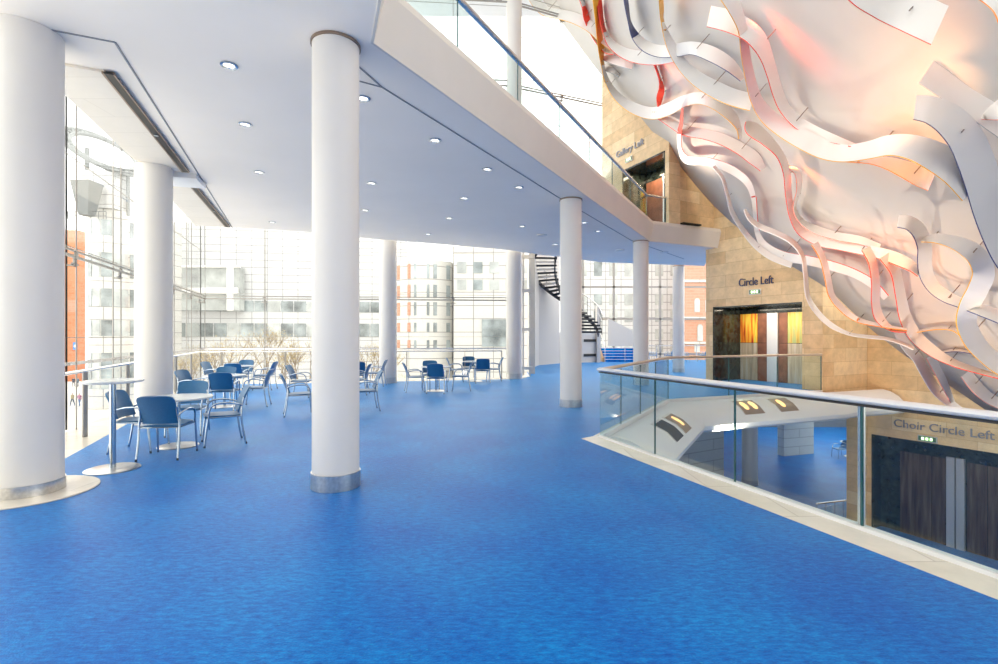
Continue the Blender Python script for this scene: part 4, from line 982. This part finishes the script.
# trees
bark = mat('bark', (.22, .17, .12), .9); twig = mat('spring_twigs', (.42, .33, .15), .9, noise=(2, .3)); leafm = mat('shrub_leaves', (.25, .30, .10), .9, noise=(2, .3))
def tree(x0, y0, h, spread, label, m, seed, nleaf=260, trunk=.12):
    rd = random.Random(seed); t = thing('bare_tree' if m is twig else 'shrub', label, 'tree' if m is twig else 'shrub', (x0, y0, G), 0, 'trees on the plaza')
    x = B(); tips = []
    def grow(p, d, L, r, k):
        q = p+d*L; cyl(x, p, q, r, r*.65, seg=6, cap=False)
        if k == 0: tips.append((p, q)); return
        for _ in range(3 if k > 1 else 4):
            dd = (d+Vector((rd.uniform(-1, 1), rd.uniform(-1, 1), rd.uniform(-.1, .8)))*.65).normalized(); grow(p+d*L*rd.uniform(.7, 1), dd, L*.72, r*.6, k-1)
    grow(Vector((0, 0, 0)), Vector((0, 0, 1)), h*.33, trunk, 4); obj('branches', x, bark, t)
    x = B()
    for _ in range(nleaf*4):
        p, q = rd.choice(tips); c = p.lerp(q, rd.random())+Vector((rd.gauss(0, 1), rd.gauss(0, 1), rd.gauss(0, 1)))*spread
        s = .055; a = Vector((rd.gauss(0, 1), rd.gauss(0, 1), rd.gauss(0, 1))).normalized(); b = a.orthogonal().normalized()
        x.faces.new([x.verts.new(c+q_) for q_ in (a*s, b*s*.6, -a*s, -b*s*.6)])
    obj('foliage', x, m, t)
tree(gx(224, 38), 38, 11, .35, 'bare yellowish tree outside behind the second cafe table', twig, 1)
tree(gx(262, 49), 49, 11.5, .35, 'bare yellowish tree outside behind the third cafe table', twig, 2)
tree(gx(304, 45), 45, 10.5, .35, 'bare yellowish tree outside just left of the tallest column', twig, 3)
tree(gx(370, 44), 44, 10, .3, 'bare tree outside between the tallest column and the column at the glass wall', twig, 4)
tree(gx(402, 50), 50, 5.5, .3, 'small green shrub outside just right of the column at the glass wall', leafm, 5, trunk=.08)
tree(gx(418, 54), 54, 5.5, .3, 'small green shrub outside in front of the windows coloured with brick reflections', leafm, 6, trunk=.08)
tree(gx(195, 45), 45, 9.5, .3, 'bare tree outside right behind the second column', twig, 8)

# people on the plaza
skin = mat('skin', (.55, .36, .27), .6); trouser = mat('dark_trousers', (.05, .06, .09), .8)
def person(x0, y0, top, hair, label, face, legm=trouser, stride=.22, ph=1):
    me = bpy.data.meshes.new('person'); bm = B(); rad = {}
    def v(p, r): q = bm.verts.new(p); rad[q] = r; return q
    pel = v((0, 0, .95), .13); ab = v((0, .01, 1.12), .125); chst = v((0, .01, 1.34), .15); nk = v((0, .02, 1.50), .055); hd = v((0, .03, 1.60), .085); hd2 = v((0, .035, 1.69), .085)
    for a, b in ((pel, ab), (ab, chst), (chst, nk), (nk, hd), (hd, hd2)): bm.edges.new((a, b))
    for s in (-1, 1):
        st = stride*s*ph
        hp = v((.09*s, 0, .88), .09); kn = v((.10*s, st*.6+.03, .49), .062); an = v((.10*s, st-.02, .09), .045); to = v((.11*s, st+.14, .04), .035)
        for a, b in ((pel, hp), (hp, kn), (kn, an), (an, to)): bm.edges.new((a, b))
        shd = v((.19*s, 0, 1.42), .06); el = v((.24*s, -.02-st*.3, 1.15), .045); wr = v((.24*s, .08-st*.5, .92), .032); hn = v((.24*s, .10-st*.5, .84), .035)
        for a, b in ((chst, shd), (shd, el), (el, wr), (wr, hn)): bm.edges.new((a, b))
    order = list(bm.verts); bm.to_mesh(me); o = bpy.data.objects.new('person_source', me); C.objects.link(o)
    md = o.modifiers.new('s', 'SKIN'); sb = o.modifiers.new('d', 'SUBSURF'); sb.levels = 1
    for i, q in enumerate(order): o.data.skin_vertices[0].data[i].radius = (rad[q], rad[q])
    o.data.skin_vertices[0].data[0].use_root = True; bm.free()
    dg = bpy.context.evaluated_depsgraph_get(); m2 = bpy.data.meshes.new_from_object(o.evaluated_get(dg)); bpy.data.objects.remove(o)
    for mm in (skin, top, legm, hair): m2.materials.append(mm)
    for p in m2.polygons:
        z = p.center.z; p.use_smooth = True
        p.material_index = 2 if z < .93 and abs(p.center.x) < .19 else (0 if z < .90 or 1.5 < z < 1.64 else (3 if z >= 1.64 else 1))
    r = bpy.data.objects.new('person', m2); C.objects.link(r); r.location = (x0, y0, G); r.rotation_euler = (0, 0, face)
    tag(r, label, 'person', 'people walking on the plaza'); r.data.materials[0] = skin
hairm = mat('dark_hair', (.05, .035, .03), .8); jeans = mat('blue_jeans', (.10, .16, .30), .8)
Yp = 9.13*499/(406-336)
person(gx(72.5, Yp), Yp, mat('khaki_jacket', (.32, .27, .16), .8), hairm, 'person in khaki jacket on the plaza, left one of the near pair', PI)
person(gx(81.5, Yp), Yp-.3, mat('plum_top', (.38, .17, .25), .8), hairm, 'person in plum top and jeans on the plaza, right one of the near pair', PI, jeans, .18, -1)
Yp = 9.13*499/(387-336)
person(gx(73.5, Yp), Yp, mat('black_coat', (.06, .06, .07), .8), hairm, 'person in a black coat on the plaza, left of the farther pair', .3)
person(gx(77, Yp), Yp+.2, mat('slate_coat', (.12, .17, .22), .8), hairm, 'person in slate-blue coat on the plaza, right one of the farther pair', -.3, trouser, .15, -1)
